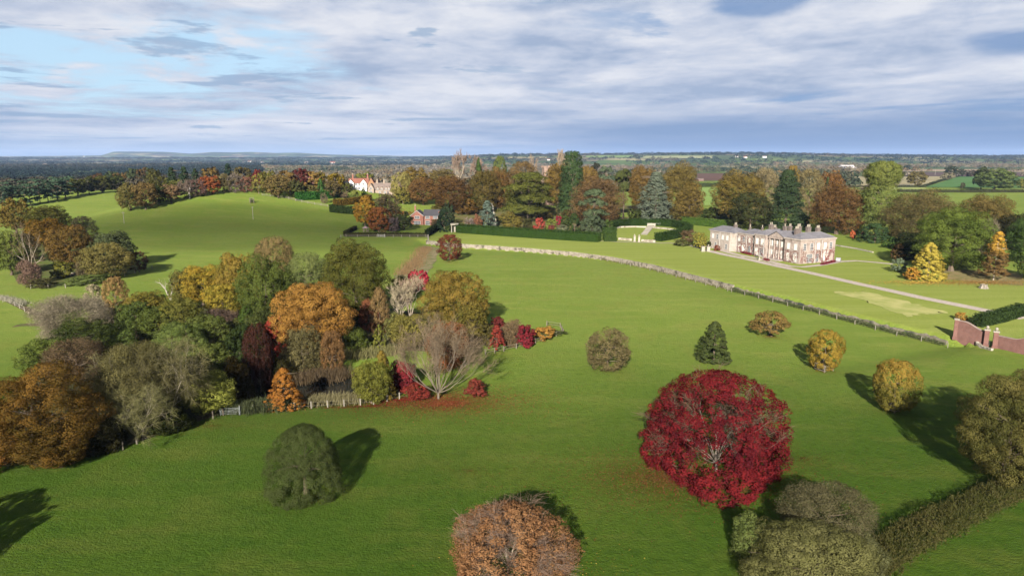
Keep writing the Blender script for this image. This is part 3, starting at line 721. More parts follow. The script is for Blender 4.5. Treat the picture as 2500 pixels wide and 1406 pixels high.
floor_patch('woodland_floor', [(45, 694), (120, 692), (220, 684), (330, 668), (345, 640), (250, 610), (150, 590), (60, 596), (25, 630), (28, 665)], mat('shaded rough grass', (0.060, 0.058, 0.022), 1.0, 0.05, scale=0.3, col2=(0.055, 0.075, 0.016)))
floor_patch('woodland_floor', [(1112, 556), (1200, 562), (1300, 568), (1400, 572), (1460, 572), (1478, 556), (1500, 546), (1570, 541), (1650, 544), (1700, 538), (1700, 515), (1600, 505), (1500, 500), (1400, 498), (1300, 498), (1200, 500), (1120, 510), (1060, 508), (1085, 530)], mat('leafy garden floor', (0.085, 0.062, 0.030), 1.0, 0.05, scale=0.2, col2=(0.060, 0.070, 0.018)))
MUD = mat('muddy track', (0.081, 0.052, 0.036), 1.0, 0.05, scale=0.5, col2=(0.052, 0.059, 0.021))
strip('dirt_track', [(-10, 722), (30, 738), (70, 757), (105, 774)], 2.2, MUD)
strip('dirt_track', [(35, 796), (60, 793), (110, 793)], 2.6, MUD)
# fields of the plain
def field(c1, c2, q, off=0.5, sc=0.02): patch('field', q, mat('field ' + c1 + c2, alb(c1, .5), 1.0, 0.05, scale=sc, col2=alb(c2, .5)), off, n=10)
field('7d6a66', '6b5a58', [(2120, 421), (2520, 421), (2520, 432), (2110, 431)])
field('c9b597', 'b09a80', [(2150, 413.5), (2520, 413), (2520, 419.5), (2140, 419.5)], 0.6)
field('c9c09a', 'b3a67e', [(2080, 433), (2335, 431), (2250, 456), (2050, 455)])
field('6f9a58', '5f8a4c', [(2342, 432), (2520, 433), (2520, 460), (2258, 458)])
field('b9c479', 'a8b465', [(2060, 459.5), (2262, 458.5), (2262, 464), (2080, 467)])
field('a8c66b', '98b85c', [(1690, 458), (1755, 458), (1752, 502), (1685, 502)], 0.3)
field('86685c', '755a50', [(1685, 424), (1775, 424), (1772, 441), (1685, 442)])
field('7f9a62', '8aa66c', [(70, 432), (236, 421), (232, 430.5), (80, 439)])
field('7f9a62', '6f8a58', [(205, 402.5), (303, 398.5), (303, 401.5), (205, 407)])
field('a3bf7a', '8fae68', [(1430, 381.5), (1545, 381), (1545, 385.5), (1430, 385.5)], 3)
field('c4bd95', 'b1a880', [(1225, 384.5), (1335, 384), (1335, 387.5), (1225, 388)], 3)
field('b5c58e', 'c9c39c', [(1570, 382), (1740, 381.5), (1740, 388), (1570, 387.5)], 3)

# ------------------------------------------------------------------ pond
def pond():
    vs = [(PX0, PY0, 0)]; n = 40
    for k in range(n):
        q = 2 * math.pi * k / n; r = 1 + 0.10 * math.sin(3 * q + 1) + 0.06 * math.sin(5 * q)
        vs.append((PX0 + 18 * r * math.cos(q), PY0 + 9.5 * r * math.sin(q), 0))
    me = bpy.data.meshes.new('pond_water'); me.from_pydata(vs, [], [(0, 1 + k, 1 + (k + 1) % n) for k in range(n)]); me.update()
    m = bpy.data.materials.new('pond water'); m.use_nodes = True; nt = m.node_tree; b = nt.nodes['Principled BSDF']
    b.inputs['Base Color'].default_value = (0.012, 0.013, 0.011, 1); b.inputs['Roughness'].default_value = 0.06
    g = nd(nt, 'ShaderNodeTexCoord').outputs['Object']
    nt.links.new(nd(nt, 'ShaderNodeBump', {'Strength': 0.08, 'Distance': 0.1, 'Height': noise(nt, g, 1.5, 3)}).outputs[0], b.inputs['Normal'])
    o = link('pond_water', me, m); o.location.z = -3.75; tag(o, kind='structure')
pond()

# ------------------------------------------------------------------ ha-ha wall, garden walls
def wallmat(name, a, b_, mortar, sc):
    m = bpy.data.materials.new(name); m.use_nodes = True; nt = m.node_tree; bs = nt.nodes['Principled BSDF']; bs.inputs['Roughness'].default_value = 0.95
    g = nd(nt, 'ShaderNodeTexCoord').outputs['Object']
    vo = nd(nt, 'ShaderNodeTexVoronoi', {'Vector': g, 'Scale': sc})
    rc = nd(nt, 'ShaderNodeSeparateColor', {0: vo.outputs['Color']}).outputs[0]
    c = mixc(nt, rc, (*a, 1), (*b_, 1))
    c = mixc(nt, sstep(nt, noise(nt, g, 0.35, 5, 0.65), 0.52, 0.62), c, (*mortar, 1))
    nt.links.new(c, bs.inputs['Base Color'])
    nt.links.new(nd(nt, 'ShaderNodeBump', {'Strength': 0.8, 'Distance': 0.15, 'Height': vo.outputs[0]}).outputs[0], bs.inputs['Normal'])
    return m
STONE = wallmat('dry stone', (0.160, 0.140, 0.110), (0.093, 0.078, 0.058), (0.034, 0.030, 0.016), 1.6)
STONE_LOW = wallmat('mossy stone', (0.113, 0.100, 0.073), (0.053, 0.047, 0.030), (0.011, 0.016, 0.007), 1.6)
STONE_P = wallmat('pale stone', (0.223, 0.203, 0.166), (0.171, 0.150, 0.118), (0.106, 0.089, 0.065), 1.5)
def wall_line(name, pts, thick, z0, z1, m, label, cat, rough=0.15, step=0.9, parent=None):
    Q = [Vector(pts[0])]
    for a, b in zip(pts, pts[1:]):
        a, b = Vector(a), Vector(b); n = max(1, int((b - a).length / step)); Q += [a.lerp(b, k / n) for k in range(1, n + 1)]
    rng = np.random.default_rng(len(Q)); vs = []; c0 = Q[0]
    for i, p in enumerate(Q):
        t = Q[min(i + 2, len(Q) - 1)] - Q[max(i - 2, 0)]; t.z = 0; t.normalize(); nrm = Vector((-t.y, t.x, 0)) * thick / 2
        zt = p.z + z1 + rng.uniform(-rough, rough); j = rng.uniform(-.1, .1) * rough * 4
        for q, zz in ((p - nrm, p.z + z0), (p - nrm * (1 + j), zt), (p + nrm, zt + rng.uniform(-rough, rough) * .5), (p + nrm, p.z + z0)):
            vs.append((q.x - c0.x, q.y - c0.y, zz - c0.z))
    fs = []
    for i in range(len(Q) - 1):
        a = i * 4
        for k in range(3): fs.append((a + k, a + 4 + k, a + 5 + k, a + k + 1))
    fs += [(0, 1, 2, 3), tuple(len(vs) - 4 + k for k in (3, 2, 1, 0))]
    me = bpy.data.meshes.new(name); me.from_pydata(vs, [], fs); me.update()
    o = link(name, me, m, parent); o.location = c0
    if label: tag(o, label, cat)
    return o, Q
hp = [Vector((x, y, h1(x + 0.0, y))) for x, y in HAHA]
lawn_z = [0.0] * len(hp)
def lz(p):      # lawn level just behind the wall
    return max(h1(p.x + dx, p.y + dy) for dx in (-1.5, 0, 1.5) for dy in (-1.5, 0, 1.5))
hp = [Vector((p.x, p.y, lz(p))) for p in hp]
def off_side(P, d):
    out = []
    for i, p in enumerate(P):
        t = P[min(i + 1, len(P) - 1)] - P[max(i - 1, 0)]; t.z = 0; t.normalize(); out.append(p + Vector((t.y, -t.x, 0)) * d)
    return out
hp = off_side(hp, 1.5)
ha1, Q1 = wall_line('retaining_wall', hp[:9], 0.7, -2.6, 0.12, STONE, 'pale dry stone ha-ha wall curving along the edge of the lawn', 'stone wall', 0.07)
ha2, Q2 = wall_line('retaining_wall', hp[8:], 0.7, -2.6, -0.6, STONE_LOW, 'overgrown mossy end of the ha-ha wall beside the brick garden wall', 'stone wall', 0.25)
corner = [Vector((*flat(1076, 566), 0)), Vector((*flat(1045, 584), 0)), Vector((*flat(1046, 593), 0)), Vector((*flat(1062, 594), 0))]
corner = [Vector((p.x, p.y, max(h1(p.x, p.y), 0))) for p in corner]
wall_line('parapet_wall', corner, 0.6, -3.0, 0.9, STONE_P, 'white stone parapet turning the far corner of the ha-ha lawn', 'stone wall', 0.04)

# ------------------------------------------------------------------ hedges
def hedge(name, px_line, height, width, pal, label, n=2500, wild=0.15, leaf=0.22, cat='hedge', world=None, twig=0.0, core=None, parts=True, base=-0.2, hvar=0.0):
    P = [Vector(at(*p)) for p in px_line] if world is None else [Vector((x, y, h1(x, y))) for x, y in world]
    L_ = np.array([0] + list(np.cumsum([(b - a).length for a, b in zip(P, P[1:])])))
    PA = np.array([tuple(p) for p in P]); rng = np.random.default_rng(int(abs(PA[0, 0]) * 13 + len(P)))
    o = PA[0].copy(); tot = L_[-1]
    def ptat(s): return np.stack([np.interp(s, L_, PA[:, k]) for k in range(3)], -1)
    def nrm(s):
        t = ptat(np.minimum(s + 0.6, tot)) - ptat(np.maximum(s - 0.6, 0)); t[:, 2] = 0; t = unit(t); return np.stack([-t[:, 1], t[:, 0], 0 * t[:, 0]], -1), t
    s = rng.uniform(0, tot, n); per = 2 * height + width; k = rng.uniform(0, per, n)
    sd_ = np.where(k < height, -1.0, np.where(k < height + width, 0.0, 1.0))
    N_, T_ = nrm(s)
    off = np.where(sd_ == 0, (k - height) - width / 2, sd_ * width / 2); zz = np.where(sd_ < 0, k, np.where(sd_ == 0, height, per - k))
    hv = 1 + hvar * (vnoise(s / 3.0, s * 0, 9) - 0.5) * 2
    pos = ptat(s) + N_ * off[:, None]; pos[:, 2] += zz * hv
    on = N_ * sd_[:, None] + np.where(sd_ == 0, 1.0, 0.15)[:, None] * np.array([0, 0, 1.0])
    lump = wild * (vnoise(s * 0.9, zz * 0.9 + off, 4) - 0.4)
    pos = pos + on * (lump + rng.normal(size=n) * wild * 0.35)[:, None]
    e_ = rng.random(n) < min(0.12, 2 * width / max(tot, 1))          # close the two ends
    endp = np.where(rng.random(n) < 0.5, 0.0, tot)
    pe = ptat(endp) + nrm(endp)[0] * rng.uniform(-width / 2, width / 2, n)[:, None]; pe[:, 2] += rng.uniform(0, height, n)
    pos = np.where(e_[:, None], pe, pos)
    nn = unit(on + 0.6 * rng.normal(size=(n, 3)))
    v = 0.5 * vnoise(s * 0.7, zz * 0.7, 6) + 0.5 * rng.random(n)
    nt_ = int(n * twig)
    Vq = [leaf_quads(pos[nt_:] - o, nn[nt_:], leaf, rng)]
    if nt_: Vq.insert(0, strip_quads(pos[:nt_] - o, unit(on[:nt_] * 0.6 + np.array([0, 0, 0.8]) + 0.5 * rng.normal(size=(nt_, 3))), leaf * 3.5, leaf * 0.18, rng))
    me = quads_mesh('foliage', np.concatenate(Vq), 4, {'v': v, 't': v})
    m = leafmat(alb(pal[0]), alb(pal[1]), 0.12)
    r = empty(name, o); tag(r, label, cat)
    link('foliage', me, m, r)
    # dense inner body of branches, same leaves
    ns = max(2, int(tot / 1.5)); sv = np.linspace(0.3, tot - 0.3, ns); Pn = ptat(sv); Nn_, _ = nrm(sv); vs = []
    for p, q in zip(Pn, Nn_):
        for ww, zq in ((-.42, base), (-.40, height * .9), (.40, height * .9), (.42, base)): vs.append(tuple(p - o + q * width * ww + np.array([0, 0, zq])))
    fs = []
    for i in range(ns - 1):
        a = i * 4
        for k in range(3): fs.append((a + k, a + 4 + k, a + 5 + k, a + k + 1))
    fs += [(0, 1, 2, 3), tuple(len(vs) - 4 + k for k in (3, 2, 1, 0))]
    mb = MB(); mb.add(vs, fs); mb.build('branches', mat('hedge core ' + pal[1], alb(pal[1], .4), 1.0, 0.0, scale=1.0), r)
    return r
YEW = ('465c2c', '33471f')
hedge('clipped_hedge', [(1118, 567), (1200, 573), (1300, 580), (1390, 586), (1464, 590)], 4.2, 6.0, ('4f6b30', '3a5524'), 'long tall clipped yew hedge behind the upper lawn path', 9000, 0.35, 0.26)
hedge('hedge_block', [(1473, 588), (1503, 588)], 6.2, 6.5, ('536b34', '40562a'), 'square clipped hedge block left of the round garden opening', 2500, 0.12, 0.26)
# hemicycle hedge
ce = at(1590, 566); 
hx = []
for k in range(19):
    q = R(200 - k * 12.5); hx.append((ce.x + 25.5 * math.cos(q), ce.y + 34 * math.sin(q)))
hx += [tuple(at(1690, 577)[:2]), tuple(at(1650, 585)[:2]), tuple(at(1606, 590)[:2])]
_a = at(1490, 563); _b = at(1500, 551); _c = at(1560, 544); _d = at(1640, 546); _e = at(1683, 555)
hedge('curved_hedge', None, 4.0, 4.5, ('4a6030', '344a20'), 'curved clipped hedge enclosing the sunken round garden', 9000, 0.15, 0.26,
      world=[tuple(p[:2]) for p in (at(1480, 572), at(1486, 562), at(1505, 555), at(1535, 551), at(1570, 550), at(1610, 551), at(1645, 554), at(1672, 560), at(1682, 567), at(1670, 575), at(1640, 583), at(1606, 589))])
# inside the round garden: retaining wall, stairs, front balustrade
wall_line('garden_wall', [at(1492, 562), at(1515, 556), at(1545, 555), at(1578, 556)], 0.6, -0.2, 0.8, STONE_P, 'curved white stone wall left of the garden stairs', 'stone wall', 0.03)
wall_line('garden_wall', [at(1594, 557), at(1620, 559), at(1648, 563)], 0.6, -0.2, 0.8, STONE_P, 'curved white stone wall right of the garden stairs', 'stone wall', 0.03)
wall_line('balustrade', [at(1510, 586), at(1543, 588)], 0.5, -0.2, 1.15, STONE_P, 'white stone balustrade left of the round garden gate', 'balustrade', 0.03)
wall_line('balustrade', [at(1566, 590), at(1600, 592)], 0.5, -0.2, 1.15, STONE_P, 'white stone balustrade right of the round garden gate', 'balustrade', 0.03)
STN = mat('limestone', (0.211, 0.191, 0.158), 0.9, 0.2, scale=0.8, col2=(0.162, 0.146, 0.118), bump=0.3)
def stairs():
    a, b = at(1572, 573), at(1590, 553); r = empty('garden_stairs', a); tag(r, 'stone stairs climbing the lawn inside the curved hedge', 'stairs')
    n = 7; d = b - a
    for k in range(n):
        p = d * (k / n); mb = MB(); q = math.atan2(d.y, d.x) - math.pi / 2
        mb.box(-1.7, 1.7, -0.05, d.length / n * 0.9, -0.3, 0.12 + 0.10 * k); o = mb.build('step', STN, r, p, q)
    mb = MB(); mb.box(-2.4, -1.3, 0, 1.2, -0.2, 1.3).box(1.3, 2.4, 0, 1.2, -0.2, 1.3).box(-2.4, 2.4, 1.2, 2.2, -0.2, 1.7); mb.build('landing', STN, r, d, math.atan2(d.y, d.x) - math.pi / 2)
stairs()
def pier(px, py, h, w_, label, cat='gate pier', m=None, ball=True, name='gate_pier', rot=0.0):
    p = at(px, py); r = empty(name, p, rot); tag(r, label, cat)
    MB().box(-w_ / 2, w_ / 2, -w_ / 2, w_ / 2, -0.4, h).box(-w_ * .62, w_ * .62, -w_ * .62, w_ * .62, -0.4, 0.35).build('shaft', m or STN, r)
    MB().box(-w_ * .66, w_ * .66, -w_ * .66, w_ * .66, h + .003, h + 0.22).build('cap', STN, r)
    if ball: MB().lathe([(0.12, 0), (0.1, 0.12), (0.30, 0.30), (0.34, 0.5), (0.2, 0.75), (0.03, 0.85)], 8, (0, 0, h + 0.22)).build('finial', STN, r)
    return r
pier(1549, 590, 2.6, 0.9, 'stone gate pier with finial, left one at the round garden')
pier(1560, 591, 2.6, 0.9, 'stone gate pier with finial, right one at the round garden')
pier(1716, 614, 2.0, 1.3, 'grey stone pier on the near side of the drive entrance', ball=False)
pier(1729, 614, 2.0, 1.3, 'grey stone pier with ball on the mansion side of the drive')
# white garden arch at the end of the long hedge
def arch():
    p = at(1110, 567); r = empty('garden_arch', p); tag(r, 'white stone arch of four columns at the end of the long hedge', 'arch')
    for x in (-1.5, 1.5):
        for y in (-0.9, 0.9): MB().lathe([(0.36, 0), (0.30, 0.3), (0.27, 3.6), (0.36, 3.8)], 10, (x, y, 0)).build('column', STN, r)
    MB().box(-0.45, 0.45, 0.8, 1.0, 0, 3.8).build('panel', STN, r)
    MB().box(-2.0, 2.0, -1.35, 1.35, 3.803, 4.4).box(-2.15, 2.15, -1.5, 1.5, 4.403, 4.6).build('entablature', STN, r)
arch()
hedge('clipped_hedge', [(1666, 545), (1710, 550), (1768, 556)], 4.0, 7.0, ('6a8a3c', '557530'), 'broad flat topped light green hedge behind the mansion wing', 3000, 0.3, 0.28)
hedge('clipped_hedge', [(1655, 528), (1720, 530), (1790, 535)], 4.0, 8.0, ('567a38', '3c5c28'), 'loose dark laurel hedge under the tall beech', 3500, 0.9, 0.34, hvar=.2)
# village hedges
hedge('clipped_hedge', [(724, 489), (770, 487), (822, 482)], 4.6, 3.0, ('4c7a34', '356025'), 'bright green conifer hedge in the village garden', 2400, 0.2, 0.4)
hedge('beech_hedge', [(816, 503), (860, 499), (905, 490)], 3.8, 2.5, ('8a6a2c', '6a5a24'), 'russet beech hedge below the village cottages', 1800, 0.3, 0.36)
hedge('garden_hedge', [(806, 517), (838, 521), (876, 523)], 4.0, 3.0, ('44562c', '33401f'), 'dark hedge at the top corner of the hill field', 1600, 0.5, 0.38)
hedge('garden_hedge', [(868, 560), (842, 574), (846, 578), (900, 577), (960, 577), (1040, 578)], 1.8, 1.6, ('5c5a34', '403f22'), 'low brown hedge round the brick house garden', 3600, 0.2, 0.26)
hedge('garden_hedge', [(1042, 577), (1068, 560), (1078, 552)], 3.0, 2.5, ('3f4a2c', '2c361e'), 'dark hedge rising beside the brick house', 1200, 0.25, 0.3)
# right-hand field hedge and the walled garden hedge
hedge('field_hedge', [(2130, 1400), (2190, 1352), (2300, 1292), (2400, 1240), (2500, 1192), (2600, 1150)], 1.8, 2.8, ('6c623c', '545a2e'), 'thick overgrown brown field hedge at the lower right', 16000, 0.75, 0.13, twig=0.55, hvar=0.15)
hedge('clipped_hedge', [(2385, 797), (2440, 785), (2493, 768)], 3.0, 2.6, ('4a5c34', '384826'), 'dark clipped hedge behind the brick garden wall', 2500, 0.12, 0.2)
# hedgerows of the right-hand fields
hedge('hedgerow', [(2192, 469), (2300, 470), (2400, 470.5), (2520, 470)], 3.0, 4.0, ('5a5f3c', '45472c'), 'long low hedgerow between the near and far right fields', 1400, 0.6, 0.7)
hedge('hedgerow', [(2252, 458), (2330, 432)], 3.0, 3.0, ('566040', '42492f'), 'hedgerow between the stubble and the green field', 900, 0.5, 0.8)
hedge('hedgerow', [(2060, 457.5), (2260, 457.5)], 2.2, 3.0, ('5c6040', '484a30'), 'low hedgerow below the stubble field', 900, 0.5, 0.8)
hedge('hedgerow', [(1690, 457), (1760, 456)], 5.0, 4.0, ('55623c', '434d2e'), 'hedgerow above the bright green field', 600, 0.8, 0.9)

# ------------------------------------------------------------------ vegetation on the low end of the ha-ha and its fence
def growth(name, Q, n, h_, leaf, pal, label, cat, side=-1, twig=0.3):
    rng = np.random.default_rng(n); A_ = np.array([tuple(q) for q in Q]); i = rng.integers(0, len(A_) - 1, n); f = rng.random((n, 1))
    p = A_[i] * (1 - f) + A_[i + 1] * f; t = unit(A_[i + 1] - A_[i]); nrm = np.stack([-t[:, 1], t[:, 0], 0 * t[:, 0]], -1)
    dens = vnoise(i / 7.0, i * 0 + .5, 2)
    p = p + nrm * (side * (0.3 + rng.random((n, 1)) ** 1.5 * 1.6)); z = H(p[:, 0], p[:, 1]); p[:, 2] = z + rng.random(n) * h_ * (0.4 + 0.9 * dens)
    o = A_[0]; nn = unit(nrm * side + np.array([0, 0, .6]) + rng.normal(size=(n, 3)) * .7)
    me = quads_mesh(name, leaf_quads(p - o, nn, leaf, rng), 4, {'v': rng.random(n), 't': rng.random(n)})
    q = link(name, me, leafmat(alb(pal[0]), alb(pal[1]), 0.1)); q.location = o; tag(q, kind='stuff'); q['label'] = label
growth('undergrowth', Q2, 7000, 1.15, 0.13, ('667440', '464f2a'), 'green weeds covering the low end of the ha-ha wall', 'weeds')
growth('undergrowth', Q1[int(len(Q1) * .55):], 1500, 0.8, 0.15, ('6a7440', '7a6a44'), 'sparse weeds along the foot of the ha-ha wall', 'weeds')
WOOD = mat('weathered timber', (0.109, 0.095, 0.073), 0.9, 0.1, scale=3.0, col2=(0.073, 0.062, 0.047))
def fence(name, px_line, label, gap=3.0, h_=1.15, rails=2, off=(0, 0), wire=False, m=None, cat='fence', world=None, post=0.09):
    P = [Vector(at(*p)) for p in px_line] if world is None else [Vector(p) for p in world]
    r = empty(name, P[0]); tag(r, label, cat); m = m or WOOD
    Q = [P[0]]
    for a, b in zip(P, P[1:]):
        n = max(1, round((b - a).length / gap)); Q += [a.lerp(b, k / n) for k in range(1, n + 1)]
    Q = Q[:100]
    pts = [Vector((q.x, q.y, h1(q.x, q.y))) - P[0] for q in Q]
    rng = random.Random(len(Q))
    pm = MB().box(-post, post, -post, post, -0.4, h_ + 0.12).mesh('post')
    for p in pts:
        o = link('post', pm, m, r, p); o.rotation_euler = (rng.uniform(-.05, .05), rng.uniform(-.05, .05), rng.uniform(0, 1))
    for k in range(rails):
        zz = h_ * (k + 1) / rails - 0.08
        MB().tube([p + Vector((0, 0, zz)) for p in pts], 0.009 if wire else 0.05, 4).build('wire' if wire else 'rail', m, r)
    return r
hw = [Vector((q.x, q.y, 0)) + Vector((-1.3, -2.4, 0)) for q in (Q1[int(len(Q1) * .62)::6] + Q2[::6])]
fence('post_and_wire_fence', None, 'post and wire fence in the pasture along the ha-ha wall', 5.0, 1.1, 2, wire=True, world=hw, post=.06, m=mat('pale post', (0.153, 0.138, 0.113), .9, scale=2))
fence('post_and_wire_fence', [(300, 1098), (334, 1084), (413, 1055), (455, 1045), (520, 1022), (545, 1014)], 'post and wire fence under the willows at the copse edge', 4.5, 1.2, 2, wire=True)
fence('post_and_wire_fence', [(585, 1008), (650, 1003), (720, 1000), (800, 995), (880, 990), (912, 988), (945, 981), (975, 975), (1030, 968)], 'post and rail fence along the pond edge, beside the small orange beech', 2.6, 1.25, 2, wire=True, m=mat('pale post', (0.153, 0.138, 0.113)))
fence('post_and_wire_fence', [(1185, 866), (1230, 858), (1290, 845), (1340, 828), (1375, 815), (1368, 800), (1335, 795)], 'fence round the tip of the copse with red shrubs', 2.8, 1.15, 2)
fence('post_and_wire_fence', [(75, 705), (160, 703), (250, 688), (330, 668), (372, 657)], 'thin fence below the left hillside copse', 6, 1.2, 2, wire=True, m=mat('pale post', (0.153, 0.138, 0.113)))
fence('post_and_wire_fence', [(0, 729), (25, 741), (60, 760)], 'short fence with white weeds at the left edge', 4, 1.2, 2, m=mat('pale post', (0.153, 0.138, 0.113)))
fence('paddock_fence', [(832, 580), (845, 579), (900, 580), (960, 580), (1040, 580), (1046, 582)], 'post and rail fence outside the brick house garden hedge', 4.5, 1.3, 2, m=mat('pale post', (0.153, 0.138, 0.113)))
fence('paddock_fence', [(640, 478), (680, 482), (705, 486), (722, 491), (752, 497), (800, 505)], 'pale paddock fence along the top of the hill field', 4.0, 1.3, 3, m=mat('pale post', (0.153, 0.138, 0.113)))
def field_gate(px, py, wid, label, rot, m=None, h_=1.25):
    p = at(px, py); r = empty('field_gate', p, rot); tag(r, label, 'gate'); m = m or WOOD
    for x in (-wid / 2 - .15, wid / 2 + .15): MB().box(x - .1, x + .1, -.1, .1, -.3, h_ + .25).build('post', m, r)
    mb = MB()
    for k in range(5): mb.box(-wid / 2, wid / 2, -.02, .02, 0.18 + k * 0.25, 0.24 + k * 0.25)
    mb.tube([(-wid / 2, .035, .2), (wid / 2, .035, 1.2)], .03, 4)
    for x in (-wid / 2 + .003, wid / 2 - .053): mb.box(x, x + .05, -.032, .032, .12, 1.32)
    mb.build('gate_leaf', m, r)
field_gate(562, 1013, 2.8, 'grey metal field gate in the fence beside the lime green tree', R(8), mat('galvanised metal', (0.10, 0.11, 0.105), 0.5, 0.4, scale=2))
field_gate(931, 579, 3.0, 'small white gate in the brick house paddock fence', 0, mat('white paint', (0.273, 0.266, 0.255), 0.6, scale=2, col2=(0.240, 0.237, 0.226)))
# ------------------------------------------------------------------ trees of the near pasture
tree('dome', 748, 1205, 1050, 170, ('626c3c', '444c28'), 'dark evergreen tree, dome shaped to the ground, alone in the near pasture', dens=2.2, name='evergreen_tree')
# great red tree: visible grey limbs, leaves shed in patches
rt = bare(1748, 1150, 930, 306, 'large crimson red tree with grey branches showing, in the near pasture', seed=11, name='red_tree', bark=mat('dim grey bark', (0.11, 0.092, 0.075), .95, scale=2.0),
     n0=13, levels=4, kids=2, ratio=0.74, spread=0.42, tilt=(0.10, 1.50), trunk_h=0.12, r0=0.022, up=0.06, wiggle=0.13, len0=0.40,
     ntwig=9, twl=0.07, tww=0.0010, twigpal=('86705e', '6a5648'))
crown_on(rt, 1748, 1150, 922, 340, 'reddome', ('a43c2c', '581c20'), 60000, 0.06)
# bare spreading tree in front of the pond
bare(1070, 974, 780, 226, 'large bare tree with pale spreading limbs beside the pond fence', seed=23, name='bare_tree', bark=mat('silver bark', (0.105, 0.086, 0.066), 0.9, 0.1, scale=3.0, col2=(.07, .057, .045)),
     n0=14, levels=5, kids=2, ratio=0.76, spread=0.26, tilt=(0.12, 1.42), trunk_h=0.10, r0=0.021, up=0.12, wiggle=0.10, len0=0.36,
     ntwig=5, twl=0.075, tww=0.0009, twigpal=('98826c', '7c6a56'))
ot = bare(1240, 1400, 1250, 256, 'orange leaved tree with bare pale twig tips at the bottom edge', seed=31, name='orange_tree', bark=BARK_PALE,
     n0=12, levels=4, kids=3, ratio=0.70, spread=0.55, tilt=(0.05, 1.45), trunk_h=0.16, r0=0.018, up=0.10, droop=0.10, wiggle=0.14, len0=0.40,
     ntwig=5, twl=0.11, tww=0.0012, twigpal=('b09480', '8f7666'))
crown_on(ot, 1240, 1400, 1246, 286, 'reddome', ('c49464', 'a06c44'), 34000, 0.36, 2)
tree('round', 1483, 902, 808, 98, ('8f8458', '746a46'), 'rounded half bare olive grey tree in the pasture, left of the dark cone tree', twig=0.5, name='field_tree')
tree('cone', 1742, 882, 790, 88, ('5a6438', '3e4828'), 'dark green broad cone shaped tree in the middle of the pasture', name='field_tree', dens=1.2)
tree('mushroom', 1880, 820, 764, 84, ('a8904c', '8a7440'), 'low mushroom shaped ochre weeping tree on a short trunk in the pasture', twig=0.25, name='field_tree')
tree('round', 2011, 903, 813, 80, ('b08a34', '86702e'), 'orange gold field tree inside a square timber tree guard', name='field_tree', dens=1.2)
tree('round', 2181, 1003, 888, 100, ('93843a', '6c6a30'), 'olive gold round topped tree casting its shadow on the right pasture', top='a98a3a', name='field_tree', dens=1.2)
tree('oak', 2450, 1190, 925, 232, ('8e8448', '545a2c'), 'big olive brown oak at the right edge above the field hedge', dens=1.1)
tree('oak', 2540, 1120, 905, 230, ('827a44', '4c542a'), 'dark oak cut off by the right edge, behind the olive brown oak', dens=1.0)
tree('shrub', 1975, 1440, 1258, 350, ('a6a668', '70763c'), 'large pale olive silvery bush at the bottom right', cat='shrub', twig=0.12, dens=1.2)
tree('round', 2015, 1345, 1200, 215, ('867f5c', '605a3e'), 'dark grey twiggy bush behind the pale silvery bush', cat='shrub', twig=0.45, name='shrub', dens=1.1)
tree('shrub', 1835, 1370, 1258, 130, ('8a9450', '606c36'), 'small green bush at the left side of the pale silvery bush', cat='shrub', twig=0.1)
tree('shrub', 2100, 1400, 1290, 130, ('86845a', '62623c'), 'brown green bush joining the silvery bush to the field hedge', cat='shrub', twig=0.25)
tree('oak', 95, 1130, 905, 300, ('98702e', '4e4e24'), 'big rust orange oak at the left edge in front of the copse', dens=1.2)
tree('oak', -25, 1150, 985, 150, ('bc783c', '8a5c2c'), 'bright orange tree cut off by the left edge below the rust oak', dens=1.0)
tree('oak', 150, 1140, 1040, 130, ('8a6a2e', '4f4a22'), 'lower brown green oak filling the right side of the rust oak', dens=1.0)
for x_, y_, w__, h__, k_ in ((-42, 33, 11, 12, 'oak'), (-66, 46, 16, 15, 'oak')):
    q_ = empty('broadleaf_tree', (x_, y_, h1(x_, y_)), x_); tag(q_, 'tree outside the left edge whose shadow falls on the lower left grass', 'tree', 'trees just outside the lower left of the view')
    link('trunk', trunk_mesh(k_, 1), BARK, q_).scale = (w__, w__, h__); link('crown', crown_mesh(k_, levelN(9000), 1, 0.1), leafmat(alb('8a7a3a'), alb('5a5a2c'), 0.14), q_).scale = (w__, w__, h__)
# ------------------------------------------------------------------ the copse round the pond
tree('oakwide', 508, 1010, 908, 126, ('c2c25a', '8c943e'), 'open lime green tree at the front of the copse by the metal gate', dens=0.8, twig=0.1)
tree('cone', 697, 998, 903, 92, ('c08630', '98602a'), 'small bright orange beech leaning over the pond fence', name='beech_tree')
tree('oak', 908, 985, 880, 96, ('8a8638', '66682c'), 'olive green tree on the near bank of the pond left of the bare tree')
tree('cone', 935, 975, 862, 70, ('a0863a', '76702e'), 'yellowish olive tree just behind the near pond bank tree')
tree('oak', 742, 918, 795, 108, ('8a8254', '686440'), 'grey olive willow standing in the pond, left one', twig=0.45, name='willow_tree')
tree('round', 812, 918, 815, 58, ('a8804a', '7e6a44'), 'tan brown thin tree beside the grey olive pond willow', twig=0.5)
tree('oakwide', 765, 872, 682, 186, ('ca9c44', '9c7232'), 'big golden orange oak in the middle of the copse', dens=1.3)
tree('round', 680, 872, 778, 60, ('a83430', '7a2226'), 'crimson tree squeezed left of the golden orange oak')
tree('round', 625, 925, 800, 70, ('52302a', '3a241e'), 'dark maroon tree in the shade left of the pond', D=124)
tree('shrub', 872, 862, 788, 80, ('6f7a36', '4c5a28'), 'rounded mid green bush on the far bank of the pond', cat='shrub')
tree('cone', 926, 862, 795, 40, ('8a8a3c', '66702e'), 'narrow yellow green sapling beside the rounded green pond bush')
tree('round', 903, 812, 735, 48, ('9a5a40', '744434'), 'reddish brown birch behind the rounded green pond bush', twig=0.4, name='birch_tree')
